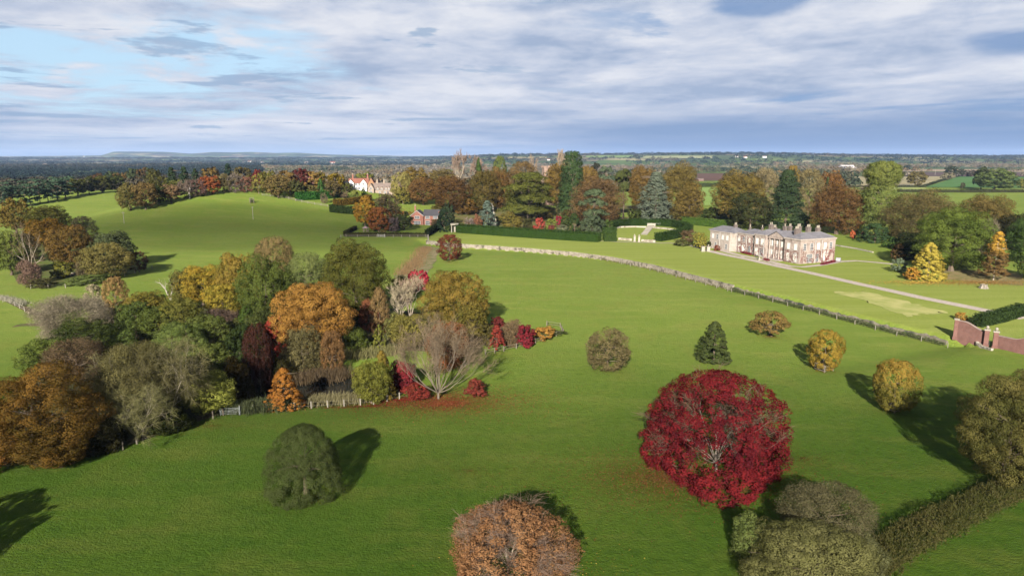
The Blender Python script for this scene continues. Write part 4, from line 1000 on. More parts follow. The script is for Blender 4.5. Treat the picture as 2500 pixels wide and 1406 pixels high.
tree('cypress', 928, 815, 708, 42, ('9a7a50', '7c6444'), 'tan thin birch between the tall green oak and the pale bare trees', twig=0.45, name='birch_tree')
tree('oak', 868, 780, 588, 165, ('7c7c36', '4e5626'), 'tallest green oak at the back of the copse', dens=1.3)
tree('oak', 655, 800, 628, 140, ('6e7a36', '4a5626'), 'large dark green oak between the yellow oaks and the golden oak', dens=1.2)
tree('oak', 588, 768, 614, 100, ('b4963c', '847a34'), 'yellow olive oak with pale top behind the dark green oak')
tree('round', 672, 700, 586, 100, ('a08a58', '7c6c44'), 'tan brown round tree at the back, above the dark green oak', twig=0.35)
tree('oak', 497, 748, 648, 112, ('c09a30', '8a8430'), 'golden yellow oak at the left back of the copse')
tree('oak', 548, 790, 690, 90, ('b09434', '7a7a30'), 'smaller yellow green oak under the golden yellow oak')
tree('oak', 455, 748, 655, 70, ('8a8446', '64682e'), 'olive tree behind the white dead branch')
tree('round', 752, 728, 624, 100, ('8f9a5a', '6c7c44'), 'feathery pale green willow behind the golden oak', twig=0.4, name='willow_tree')
tree('shrub', 650, 850, 735, 90, ('66723a', '445028'), 'green understorey tree below the large dark green oak', twig=0.1, name='broadleaf_tree')
tree('oak', 1110, 815, 658, 158, ('a88a3c', '6e6a2c'), 'broad olive gold oak at the right of the copse', dens=1.3)
tree('oak', 1148, 838, 740, 80, ('8a7636', '5c5a28'), 'lower olive oak at the foot of the broad olive gold oak')
bare(1003, 790, 680, 90, 'pale pinkish bare tree between the tall oak and the olive gold oak', seed=41, name='bare_tree', n0=6, levels=4, kids=2, spread=0.4, tilt=(0.05, 0.7), r0=0.03, ntwig=10, twl=0.09, tww=0.0035, twigpal=('d8c0a0', 'b89e84'))
bare(975, 800, 690, 70, 'second pale bare tree leaning left of the pinkish one', seed=42, name='bare_tree', n0=5, levels=4, kids=2, spread=0.45, tilt=(0.05, 0.6), r0=0.03, ntwig=10, twl=0.09, tww=0.003, twigpal=('c4b494', 'a09078'))
tree('round', 1024, 712, 660, 50, ('c83a4c', '9a2238'), 'bright crimson tree at the back of the copse by the dry ditch')
tree('shrub', 978, 735, 668, 60, ('8f8448', '6c6a38'), 'olive shrub tree left of the bright crimson tree', name='broadleaf_tree', twig=0.3)
tree('oak', 1000, 852, 765, 100, ('93863e', '6e6c38'), 'spreading olive tree behind the left side of the bare tree', twig=0.25)
tree('oak', 1095, 905, 782, 110, ('a4503c', '6e5a2c'), 'reddish olive tree hidden behind the bare tree limbs', twig=0.35)
tree('shrub', 985, 955, 870, 70, ('b03a38', '7c2a2c'), 'red shrub at the left of the bare tree', cat='shrub')
tree('shrub', 1160, 968, 918, 56, ('a4503e', '76402e'), 'reddish shrub at the right foot of the bare tree', cat='shrub', twig=0.3)
tree('shrub', 1020, 975, 925, 70, ('a83c38', '7a3a2a'), 'low red shrub at the left foot of the bare tree', cat='shrub', twig=0.2)
tree('shrub', 445, 905, 765, 160, ('86904a', '5a6830'), 'wide mid green tree crown in the centre of the left copse', name='broadleaf_tree', dens=1.3)
tree('oak', 520, 930, 838, 100, ('7c8640', '505e2c'), 'green tree in the shade above the lime green tree')
tree('oak', 362, 790, 708, 104, ('9a8c3a', '6a702e'), 'yellow green tree at the back left of the copse')
tree('oak', 335, 820, 735, 90, ('6a7838', '46562a'), 'dark green oak below the yellow green tree')
tree('shrub', 545, 815, 750, 116, ('84705f', '64544a'), 'purple brown bare thicket between the oaks and the dark conifer', twig=0.85, name='thicket')
tree('cone', 608, 842, 750, 78, ('56682c', '3a4a22'), 'dark green conifer in the middle of the copse', name='conifer_tree')
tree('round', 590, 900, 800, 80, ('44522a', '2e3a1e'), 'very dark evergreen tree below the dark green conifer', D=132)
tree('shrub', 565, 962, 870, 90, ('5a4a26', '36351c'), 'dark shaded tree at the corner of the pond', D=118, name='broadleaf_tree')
tree('oak', 475, 985, 868, 130, ('76803c', '4c5a2a'), 'mid green tree above the left end of the pond fence', dens=1.0)
tree('shrub', 185, 835, 715, 190, ('b0a48c', '8c8068'), 'pale grey bare thorn thicket at the left back of the copse', twig=0.92, name='thicket', dens=1.3)
tree('cypress', 232, 760, 698, 44, ('c8bc94', 'a89e78'), 'whitish feathery tree above the pale grey thicket', twig=0.5)
tree('round', 286, 765, 682, 60, ('b8985c', '94784a'), 'straw coloured feathery tree beside the whitish one', twig=0.5)
tree('oak', 218, 880, 778, 156, ('5e6c34', '3c4a24'), 'dark green oak in the left part of the copse', dens=1.2)
tree('oak', 112, 915, 828, 112, ('788238', '4a5828'), 'green oak at the left outer side of the copse')
tree('round', 190, 930, 835, 132, ('8a7656', '6a5c42'), 'brown grey twiggy tree between the green oaks and the willows', twig=0.75)
wk = dict(name='willow_tree', bark=BARK_GREY, n0=8, levels=4, kids=3, ratio=0.72, spread=0.55, tilt=(0.1, 1.2), r0=0.032, droop=0.12, wiggle=0.18, ntwig=9, twl=0.10, tww=0.0014, hang=0.35, twigpal=('8c865c', '66643c'))
bare(300, 1052, 868, 200, 'grey bare willow with tangled drooping twigs, left of two', seed=51, **wk)
bare(410, 1045, 848, 170, 'grey bare willow with tangled drooping twigs, right of two', seed=52, **wk)
bare(335, 1078, 950, 150, 'low bare willow hanging over the fence below the other willows', seed=53, **wk)
tree('round', 345, 1045, 850, 180, ('7c7448', '5c5836'), 'olive inner growth of ivy and mistletoe among the bare willows', twig=0.5, cat='ivy', name='ivy_growth')
tree('shrub', 420, 1052, 990, 110, ('4a5228', '343c1e'), 'dark holly bush by the fence between the willow trunks', cat='shrub')
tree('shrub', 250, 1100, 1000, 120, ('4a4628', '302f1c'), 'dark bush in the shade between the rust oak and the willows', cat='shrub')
bare(418, 742, 678, 52, 'white dead tree top standing out of the copse', seed=61, name='dead_tree', bark=mat('bleached wood', (0.24, 0.22, 0.185), .8), n0=4, levels=2, kids=2, spread=0.5, tilt=(0.2, 0.9), r0=0.05, ntwig=0)
tree('larch', 1213, 858, 797, 40, ('a8483a', '84342c'), 'narrow red brown larch inside the fenced tip of the copse', name='larch_tree', twig=0.2)
tree('shrub', 1246, 842, 772, 62, ('9c8560', '7e6a4e'), 'grey tan twiggy bush between the two red shrubs of the copse tip', cat='shrub', twig=0.8)
tree('shrub', 1281, 846, 782, 54, ('9e3632', '742628'), 'deep red rounded maple in the fenced tip of the copse', cat='shrub', name='maple_tree')
tree('shrub', 1330, 828, 797, 56, ('d0a048', 'ac7c34'), 'low yellow orange shrub at the pointed tip of the copse', cat='shrub', twig=0.2)
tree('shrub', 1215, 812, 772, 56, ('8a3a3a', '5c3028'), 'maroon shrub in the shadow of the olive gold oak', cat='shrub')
tree('shrub', 1330, 818, 800, 90, ('7a8448', '5c6636'), 'green brambles along the inside of the copse tip fence', cat='shrub', twig=0.2)
tree('oak', 445, 830, 722, 112, ('8e8a3c', '5e6830'), 'olive green oak in front of the white dead branch')
tree('oak', 392, 838, 748, 96, ('727c38', '4a5a2a'), 'green oak between the yellow green tree and the olive green oak')
tree('oak', 512, 868, 770, 110, ('7a8440', '50602e'), 'green oak behind the wide mid green crown of the copse')
tree('shrub', 690, 945, 868, 90, ('54502e', '3a3820'), 'dark bramble thicket on the left bank of the pond', cat='shrub', twig=0.3)
tree('oak', 690, 800, 700, 80, ('6c7436', '465026'), 'olive green oak filling the gap left of the golden orange oak')
fill = [(590, 845, 770, 70, '6a6e38', '484e26', 'olive understorey bush between the dark conifer and the crimson tree'), (800, 868, 800, 60, '7a6a44', '5c5236', 'brown thicket at the foot of the golden orange oak'),
        (880, 800, 742, 60, '5c6832', '404a24', 'dark green holly under the tallest oak'), (965, 830, 760, 56, '86824a', '646236', 'olive bush between the birches and the pale bare trees'),
        (1050, 842, 775, 80, '7c7a40', '5a5c30', 'olive bush behind the crown of the bare tree'), (1185, 842, 780, 50, '6e6636', '4c4a28', 'brown green bush at the right foot of the olive gold oak'),
        (300, 870, 800, 90, '6c7a3a', '4a582c', 'green bush in front of the dark green copse oaks'), (260, 815, 748, 80, '8c8450', '6a663c', 'olive bush right of the pale grey thicket'),
        (560, 740, 672, 60, '9a8c3c', '72702e', 'yellow olive bush between the two yellow oaks'), (720, 790, 720, 70, '6c7436', '4a5428', 'green bush between the dark green oak and the tallest oak')]
for x, yb, yt, w_, a, b, lab in fill: tree('shrub', x, yb, yt, w_, (a, b), lab, cat='shrub', twig=0.2)
und = [(1070, 520, 500, 40, 'low brown beech saplings at the left end of the wood'), (1235, 548, 522, 44, 'brown green laurel behind the wide olive yellow shrub'), (1330, 535, 508, 44, 'yellowish undergrowth below the church tower'),
       (1385, 535, 508, 40, 'ochre undergrowth at the foot of the giant conifer'), (1425, 540, 508, 40, 'dark undergrowth right of the giant conifer'), (1500, 546, 515, 40, 'green undergrowth left of the bare pine trunk'), (1548, 545, 508, 40, 'dark green undergrowth between the pine and the blue cedar'),
       (1640, 546, 515, 50, 'golden undergrowth right of the blue cedar'), (1740, 540, 500, 56, 'dense green laurels left of the broad golden beech'), (1950, 560, 515, 60, 'dark green laurels behind the mansion roof at the right')]
for i, (x, yb, yt, w_, lab) in enumerate(und): tree('shrub', x, yb, yt, w_, (('7a6c38', '54502a'), ('5c6a34', '404c26'))[('green' in lab or 'dark' in lab)], lab, cat='shrub', twig=0.15)
# ------------------------------------------------------------------ left hillside copse
tree('oak', 42, 570, 486, 70, ('a08440', '74682e'), 'olive orange oak at the far left of the hillside copse')
tree('oak', 122, 570, 500, 96, ('8c8440', '62642e'), 'flat topped olive oak at the back of the hillside copse')
tree('oak', 118, 612, 530, 92, ('b08434', '7c6428'), 'golden brown oak in the middle of the hillside copse')
tree('oak', 175, 655, 548, 106, ('96743a', '64582a'), 'tall russet olive oak in front of the golden brown oak', dens=1.2)
tree('round', 208, 600, 533, 54, ('7c7454', '5e5a40'), 'grey olive thin crowned tree behind the russet oak', twig=0.5)
tree('oak', 280, 655, 562, 100, ('67704a', '474f32'), 'dark grey green oak behind the big tan oak', dens=1.1)
tree('oak', 262, 680, 590, 120, ('94844a', '696434'), 'big tan olive oak at the front right of the hillside copse', dens=1.3)
tree('round', 340, 664, 618, 40, ('8a6e4c', '665438'), 'small brown tree at the right end of the hillside copse', twig=0.3)
tree('oak', 28, 672, 562, 80, ('8e9a48', '5e6c32'), 'pale green ivy clad tree at the left edge of the hillside copse')
bare(78, 690, 556, 64, 'dead bare tree trunk with forked limbs in the hillside copse', seed=71, name='dead_tree', bark=BARK_PALE, n0=4, levels=3, kids=2, spread=0.4, tilt=(0.1, 0.7), r0=0.035, ntwig=6, twl=0.12, tww=0.003, twigpal=('8a7058', '6a5846'))
tree('shrub', 80, 694, 628, 56, ('a08070', '7c6254'), 'pinkish brown twiggy bush round the dead trunk', cat='shrub', twig=0.7)
tree('round', 55, 640, 575, 80, ('7a6a4c', '585038'), 'brown thin crowned tree behind the dead trunk', twig=0.6)
tree('shrub', 155, 678, 630, 52, ('98943c', '6c7030'), 'yellow green bush behind the log pile', cat='shrub')
tree('shrub', 205, 680, 622, 40, ('8a7a58', '685e44'), 'grey brown bush left of the big tan oak', cat='shrub', twig=0.6)
tree('shrub', 110, 700, 675, 70, ('6c6640', '50502e'), 'low dark brambles in front of the hillside copse', cat='shrub', twig=0.4)
tree('shrub', 220, 690, 668, 110, ('8a9850', '66763a'), 'patch of green nettles below the hillside copse', cat='shrub', twig=0.1)
tree('shrub', 15, 545, 512, 34, ('7c7a48', '5c5e34'), 'small olive bush at the left edge behind the hillside copse', cat='shrub')
# ------------------------------------------------------------------ trees on the skyline of the hill field
def ridge(*a, **k): return tree(*a, **k)
ridge('oak', 318, 515, 448, 58, ('8a7c48', '625c32'), 'grey olive oak at the left of the clump on the hill field edge', twig=0.25)
ridge('oak', 356, 512, 444, 62, ('94784a', '645a34'), 'brown topped oak in the middle of the clump on the hill field edge')
ridge('oak', 388, 500, 452, 40, ('505a34', '363f24'), 'dark green oak at the right of the clump on the hill field edge')
DR = {}
rows = [
 ('oak', 418, 495, 450, 46, '9c7c5a', '785f48', 'tan brown oak on the hill crest left of the white birch', 0.3),
 ('oak', 425, 478, 436, 52, '7c7a40', '585c2e', 'olive oak behind the tan brown oak on the hill crest', 0),
 ('round', 452, 485, 444, 34, '9a8878', '7c6c60', 'pinkish grey bare tree round the white birch', .8),
 ('round', 482, 480, 438, 44, '8c6e66', '6c5650', 'purple grey bare tree between the white birch and the red tree', .8),
 ('oak', 512, 476, 430, 52, 'b8583a', '8c5a28', 'orange red maple on the hill crest', 0),
 ('shrub', 490, 480, 466, 18, '4a5f30', '34461f', 'small dark green bush at the foot of the orange red maple', 0),
 ('round', 548, 471, 428, 34, '8f8458', '6e6644', 'grey olive tree right of the orange red maple', .55),
 ('round', 575, 470, 424, 40, '96887c', '746a5c', 'pale grey bare tree on the hill crest', .8),
 ('round', 602, 470, 434, 38, '9c6a5a', '785246', 'pinkish brown tree on the hill crest', .45),
 ('round', 632, 473, 427, 30, 'a09446', '72703a', 'yellow green lollipop tree at the village end of the crest', 0),
 ('oak', 658, 470, 412, 40, '86803a', '5c5e2c', 'dark olive oak behind the lollipop tree', 0),
 ('oak', 634, 462, 412, 28, '8c3c38', '64302c', 'dark red tree behind the dark olive oak', 0),
 ('oak', 680, 483, 428, 68, '9c8450', '70663a', 'large tan oak at the corner of the village gardens', 0.1),
 ('oak', 724, 485, 438, 40, '66683e', '48502e', 'dark olive tree right of the large tan oak', 0),
 ('round', 700, 462, 420, 50, '9a7a40', '6e5c34', 'ochre tree behind the large tan oak', .1),
 ('oak', 735, 462, 412, 54, '7a4038', '54362c', 'dark red brown beech above the red roofed house', 0.1),
 ('round', 760, 462, 422, 60, 'ac8448', '86703a', 'tan orange tree behind the red roofed house', .2),
 ('oak', 782, 462, 418, 30, '9a8a34', '6c6a2c', 'yellow olive tree right of the red roofed house', 0),
 ('oak', 820, 466, 418, 46, 'a8902e', '7a742a', 'golden olive oak behind the brick gabled house', 0),
 ('oak', 812, 483, 440, 42, '7a6c48', '585236', 'grey brown tree in front of the brick gabled house', .25),
 ('cypress', 783, 478, 439, 14, '5a7a3a', '406028', 'narrow bright green conifer in the village garden', 0),
 ('oak', 890, 458, 419, 48, '8c8630', '646826', 'olive oak behind the white house', 0),
 ('oak', 758, 482, 452, 44, '8a7f42', '66663a', 'mixed olive trees above the bright green conifer hedge', .1),
 ('round', 845, 470, 448, 26, '6c6a38', '4f522c', 'small dark tree in front of the gable of the brick house', 0),
 ('shrub', 864, 478, 462, 16, 'b0b85c', '8a9448', 'lime coloured bush below the white house', 0),
 ('shrub', 878, 477, 463, 18, 'b4bc50', '8c963e', 'lime yellow bush left of the stone cottages', 0),
 ('shrub', 888, 476, 461, 14, '4f6a30', '3a5224', 'dark green bush left of the stone cottages', 0),
 ('shrub', 838, 484, 466, 26, '9a8468', '7a6a54', 'pinkish shrub between the conifer hedge and the white house', .5),
 ('shrub', 858, 486, 474, 26, '7a844a', '5c6638', 'green garden shrub in front of the lime bushes', 0),
 ('round', 791, 496, 474, 14, '94846c', '74664f', 'little bare garden tree on the village lawn', .8),
 ('shrub', 817, 490, 483, 9, '4a5f34', '36482a', 'small dark bush on the village lawn', 0),
]
for k, x, yb, yt, w_, a, b, lab, tg in rows:
    tree(k, x, yb, yt, w_, (a, b), lab, cat='shrub' if k == 'shrub' else 'tree', twig=tg)
bare(463, 485, 444, 26, 'white trunked birch on the hill crest', seed=81, name='birch_tree', bark=mat('birch bark', (0.45, 0.40, 0.36), .8), n0=4, levels=3, kids=2, spread=0.35, tilt=(0.05, 0.5), r0=0.06, trunk_h=.3, ntwig=8, twl=0.12, tww=0.006, twigpal=('a08c7c', '80705f'))
# dark pines and firs behind the crest
for x, yt, w_, lab in ((425, 412, 44, 'dark cedar behind the hill crest, leftmost of three'), (455, 410, 40, 'dark cedar behind the hill crest, middle of three'), (482, 414, 34, 'dark cedar behind the hill crest, rightmost of three'),
                       ):
    tree('cedar', x, 0, yt, w_, ('46583c', '2f3f2c'), lab, D=470)
tree('cedar', 562, 0, 402, 36, ('3c5040', '2a3a30'), 'tall dark fir standing above the crest trees', D=500)
for x, yt, w_, pal_, lab in ((520, 409, 50, ('8f7440', '6a5a36'), 'ochre oak in the row behind the crest, left of the tall fir'), (598, 408, 54, ('7c6c40', '565034'), 'brown olive oak in the row behind the crest, right of the tall fir'),
                             (385, 415, 46, ('6e6a38', '4c4c2c'), 'olive brown oak in the row behind the clump on the hill edge')):
    tree('oak', x, 0, yt, w_, pal_, lab, D=490)
# long row of oaks along the top of the far hill field, and the pine wood to its left
for i, (x, yb, yt, w_) in enumerate([(190, 478, 432, 42), (218, 474, 429, 34), (250, 471, 427, 42), (285, 468, 426, 40), (312, 462, 420, 44)]):
    tree('oak', x, yb, yt, w_, (('6e7238', '4a4f28'), ('5c6434', '404825'))[i % 2], ['dark green oak at the lower end of the row along the far hill field', 'narrow dark oak second from the lower end of that hedge row',
         'dark olive oak in the middle of the row along the far hill field', 'dark oak second from the upper end of the row by the far hill field', 'dark oak at the upper end of the row, beside the clump on the hill edge'][i], dens=1.1)
rng4 = random.Random(4)
pines = [(8, 512, 455), (30, 508, 452), (52, 505, 456), (75, 502, 448), (98, 497, 446), (118, 494, 440), (140, 488, 436), (160, 484, 434), (20, 482, 444), (60, 480, 440), (100, 476, 438), (135, 470, 432), (172, 470, 430), (-8, 500, 450), (85, 470, 436), (40, 468, 438)]
for i, (x, yb, yt) in enumerate(pines):
    tree('flatcedar', x, yb, yt, 34 + rng4.uniform(-4, 8), ('5c7458', '3c5040'), 'blue green pine in the plantation at the left edge', group='pines of the left plantation', name='pine_tree', dens=1.2)
for i, (x, yb, yt) in enumerate([(330, 452, 412), (352, 450, 410), (372, 452, 412), (300, 455, 416), (275, 455, 419), (240, 456, 424)]):
    tree('oak', x, yb, yt, 44, (('5a6440', '3f4830'), ('7c6038', '5a4a30'))[i % 2], ('dark blue green tree in the wood behind the row of oaks', 'rusty brown tree in the wood behind the row of oaks')[i % 2], group='trees of the wood behind the far hill field', D=760)
# ------------------------------------------------------------------ brick house garden
tree('oak', 893, 556, 482, 56, ('dca238', 'a87c2c'), 'golden orange maple in the brick house garden', name='maple_tree', dens=1.2)
tree('round', 925, 566, 509, 54, ('bc7a3c', '8c5c34'), 'rusty maple in front of the golden orange maple', name='maple_tree', dens=1.2)
tree('oak', 945, 552, 472, 66, ('857656', '5c5a3c'), 'tall grey olive tree behind the two orange maples', twig=0.3)
tree('shrub', 958, 566, 525, 40, ('8a7878', '6a5c56'), 'purplish grey bush left of the round garden bush', cat='shrub', twig=0.6)
tree('round', 986, 562, 520, 46, ('545a38', '3a4026'), 'dark round bush left of the brick house', cat='shrub', name='shrub')
tree('shrub', 936, 572, 560, 16, ('8a7c4c', '6a5e3c'), 'small tan bush on the brick house lawn', cat='shrub')
tree('shrub', 1062, 552, 535, 22, ('8a7250', '665840'), 'thin brown bush against the brick house wall', cat='shrub', twig=0.5)
tree('dome', 1085, 565, 513, 38, ('3f4f38', '2c3a2a'), 'dark holly mass between the brick house and the white arch', name='evergreen_tree', dens=1.2)
tree('round', 1094, 552, 500, 34, ('4a5a3c', '35442c'), 'dark green holly above the holly mass')
tree('larch', 1097, 612, 588, 12, ('8a7860', '6a5c48'), 'tiny sapling stake by the copper beech', cat='sapling', twig=0.6)
tree('round', 1098, 636, 577, 58, ('8c5434', '6a4028'), 'small copper brown beech at the corner of the ha-ha wall', name='beech_tree', twig=0.25, dens=1.3)
# ------------------------------------------------------------------ the wooded garden behind the round hedge
wood = [
 ('round', 980, 492, 424, 50, 'b0a05c', '8c8448', 'pale yellow feathery tree at the left end of the wood', .35, None),
 ('oak', 1012, 492, 410, 62, 'b89638', '8a7830', 'golden tree at the back left of the wood', .1, 520),
 ('oak', 1078, 480, 412, 76, 'a0884a', '7a6c3a', 'yellow brown tree above the two rust beeches', .2, 540),
 ('round', 984, 498, 459, 36, 'a08c38', '74702e', 'olive gold round tree on the lawn behind the brick house', 0, None),
 ('oak', 1034, 500, 434, 72, '9c6434', '70482a', 'rust brown beech, left one of the pair', .25, None),
 ('oak', 1104, 520, 428, 88, '8a5c30', '5e4424', 'dark rust brown beech, right and taller one of the pair', .25, None),
 ('shrub', 1138, 525, 482, 56, '84602e', '5c4a26', 'low brown beech skirt right of the dark rust beech', .2, None),
 ('oak', 1182, 520, 411, 70, '86702e', '585026', 'dark olive brown beech left of the orange brown one', .1, None),
 ('oak', 1216, 515, 409, 56, 'a8743a', '7e5a30', 'orange brown tall beech in the wood', .3, None),
 ('round', 1222, 480, 388, 36, '7c8648', '5a6636', 'pale green tree rising behind the orange brown beech', 0, 540),
 ('round', 1275, 490, 400, 66, 'a88650', '846a42', 'tan feathery tree behind the big olive cedar', .4, 540),
 ('flatcedar', 1290, 540, 420, 108, '7c7e36', '51582a', 'broad olive cedar in the middle of the wood', 0, None),
 ('oak', 1290, 530, 432, 96, '80803a', '545a2a', 'dense olive crown of the old tree behind the broad cedar', .1, None),
 ('oak', 1360, 508, 398, 62, 'b08c38', '826e30', 'golden brown lime tree right of the church tower', .2, None),
 ('redwood', 1396, 519, 376, 56, '52683a', '37492a', 'tall dark green giant conifer towering over the wood', 0, None),
 ('oak', 1434, 500, 402, 48, 'ac7a3c', '80602f', 'orange brown tree right of the giant conifer', .2, 520),
 ('oak', 1456, 548, 428, 118, 'a2703c', '7c6450', 'broad weeping beech, purple grey above and orange below', .45, None),
 ('flatcedar', 1478, 500, 405, 44, '6c7a5c', '4e5c48', 'blue green cedar behind the weeping beech', 0, 530),
 ('flatcedar', 1453, 490, 398, 30, '4a4c3e', '34362e', 'dark flat topped cedar at the back of the wood', 0, 580),
 ('pine', 1521, 536, 414, 44, '66703c', '4a5230', 'tall pine with a bare pale trunk left of the blue cedar', 0, None),
 ('oak', 1568, 520, 402, 74, 'a8803c', '82652f', 'orange gold beech behind the blue cedar', .3, None),
 ('flatcedar', 1449, 572, 462, 66, '72805c', '4e5c40', 'blue green layered cedar in front of the weeping beech', 0, None),
 ('shrub', 1442, 578, 515, 54, '6e7c5c', '4c5a40', 'lower grey green boughs of a cedar beside the round garden', 0, None),
 ('cedar', 1598, 545, 424, 96, '8a9680', '66735e', 'large silvery blue cedar behind the round garden', 0, None),
 ('oak', 1655, 540, 395, 98, 'a08240', '786632', 'tallest ochre beech right of the blue cedar', .35, None),
 ('oak', 1682, 545, 445, 60, 'a88c3e', '7c7030', 'lower golden beech boughs right of the tallest ochre beech', .2, None),
 ('oak', 1800, 545, 416, 118, 'a88c3c', '7a702e', 'broad golden beech behind the mansion wing', .2, None),
 ('round', 1830, 562, 476, 84, '4c4f2c', '363a22', 'dark brown green yew behind the mansion roof', 0, None),
 ('cedar', 1915, 560, 420, 110, '52613f', '38472f', 'dark cedar towering behind the mansion chimneys', 0, None),
 ('round', 1866, 500, 418, 64, 'ac9c70', '8a7f5c', 'pale straw bare tree left of the dark cedar', .6, 480),
 ('round', 1975, 510, 420, 62, 'a89a6a', '86804f', 'pale straw feathery tree right of the dark cedar', .55, 480),
 ('round', 1932, 470, 412, 36, 'b48a38', '8c7030', 'gold crown peeping over the dark cedar', .1, 540),
 ('oak', 2024, 480, 417, 60, 'b4763a', '8c6032', 'orange tree at the edge of the fields behind the copper beech', .2, 500),
 ('cone', 2017, 480, 436, 24, '5c6a40', '424f2e', 'small green fir in front of the orange field edge tree', 0, 480),
 ('oak', 2042, 572, 447, 118, '94603c', '6c4a2c', 'large copper brown beech right of the mansion', .3, None),
 ('ivy', 2142, 580, 400, 84, '8a8c46', '5a6834', 'tall ivy clad tree with a bulging round top', 0, None),
 ('dome', 2134, 592, 548, 66, '506a40', '3a5030', 'dark holly dome at the foot of the ivy clad tree', 0, None),
 ('shrub', 2100, 572, 538, 36, '5f8040', '466430', 'bright green laurel left of the holly dome', 0, None),
 ('shrub', 2082, 583, 561, 14, 'cc6044', 'a84c30', 'small orange red maple on the side lawn', 0, None),
 ('shrub', 2106, 578, 560, 12, 'a84838', '84382c', 'little red shrub against the holly dome', 0, None),
 ('oak', 2245, 590, 462, 150, '8c744c', '665a3a', 'wide half bare brown beech at the right', .65, None),
 ('oak', 2400, 600, 468, 112, '9a7a40', '6c6038', 'half bare gold brown beech behind the big green oak', .55, None),
 ('oak', 2322, 662, 508, 160, '7c8838', '4c5a28', 'big bright green oak behind the yellow cone tree', 0, None),
 ('shrub', 2182, 607, 578, 46, '5c7838', '446028', 'green laurel right of the holly dome', 0, None),
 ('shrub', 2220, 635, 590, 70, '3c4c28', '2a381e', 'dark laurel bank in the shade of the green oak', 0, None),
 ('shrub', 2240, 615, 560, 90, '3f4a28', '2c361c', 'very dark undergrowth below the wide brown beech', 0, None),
 ('cypress', 2191, 642, 597, 30, '704a34', '54382a', 'narrow dark brown cone tree beside the grey green ball', 0, None),
 ('round', 2195, 665, 631, 32, '8a9878', '6c7c5e', 'grey green rounded shrub left of the yellow cone tree', 0, None),
 ('cone', 2264, 682, 597, 84, 'd8c050', 'b09a3c', 'bright yellow cone shaped tree on the lawn', 0, None),
 ('shrub', 2224, 684, 652, 36, 'd8a03c', 'b87e30', 'orange yellow shrub at the foot of the yellow cone tree', 0, None),
 ('round', 2408, 625, 540, 40, '9a8c74', '78705a', 'pale grey bare tree between the green oak and the larch', .8, None),
 ('oak', 2500, 640, 528, 80, '5a6e34', '3c4c24', 'dark green oak cut by the right edge beside the larch', 0, None),
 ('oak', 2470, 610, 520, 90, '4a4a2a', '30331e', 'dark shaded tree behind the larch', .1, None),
 ('oak', 2520, 685, 590, 70, '6e8440', '4a5c2c', 'lower green oak boughs at the right edge', 0, None),
]
def blend(h_, t_, f_): return ''.join('%02x' % round(int(h_[i:i + 2], 16) * (1 - f_) + int(t_[i:i + 2], 16) * f_) for i in (0, 2, 4))
for k, x, yb, yt, w_, a, b, lab, tg, D_ in wood:
    if int(a[0:2], 16) > int(a[2:4], 16) * 1.12 and k != 'shrub' and k != 'cone': a, b = blend(a, '7c7444', .42), blend(b, '545028', .30)
    tree(k, x, yb, yt, w_ * (1.1 if k in ('oak', 'round', 'cedar') else 1.0), (a, b), lab, cat='shrub' if k == 'shrub' else 'tree', twig=tg, D=D_, dens=1.25)
tree('larch', 2425, 684, 570, 58, ('8a6a40', '6a5034'), 'slender larch with golden top and pale straight trunk', top='d8a03c', bark=BARK_PALE, twig=0.35, dens=1.2)
tree('cedar', 1190, 558, 492, 56, ('7c8c7c', '586a5c'), 'blue grey conifer with a bare dead top behind the long hedge', dens=1.2)
bare(1204, 556, 500, 10, 'bleached dead stem beside the blue grey conifer', seed=91, name='dead_tree', bark=mat('bleached wood', (0.24, 0.22, 0.185)), n0=1, levels=1, kids=1, tilt=(0.02, 0.1), r0=0.2, trunk_h=.6, ntwig=0)
for x, yt, w_, lab, sd_ in ((1121, 376, 36, 'tall pale bare poplar above the wood, left of two', 92), (1165, 390, 60, 'wide pale bare tree above the wood, right of the poplar', 93), (1377, 374, 30, 'pale bare tree top behind the giant conifer', 94), (1300, 388, 20, 'small pale bare crown left of the church tower', 95)):
    bare(x, 0, yt, w_, lab, seed=sd_, D=560, n0=6, levels=4, kids=2, spread=0.3, tilt=(0.03, 0.5), r0=0.03, ntwig=8, twl=0.09, tww=0.006, twigpal=('b8a08c', '94806e'))
tree('cypress', 1169, 0, 392, 13, ('5c7438', '465a2c'), 'narrow green conifer among the pale bare trees', D=545)
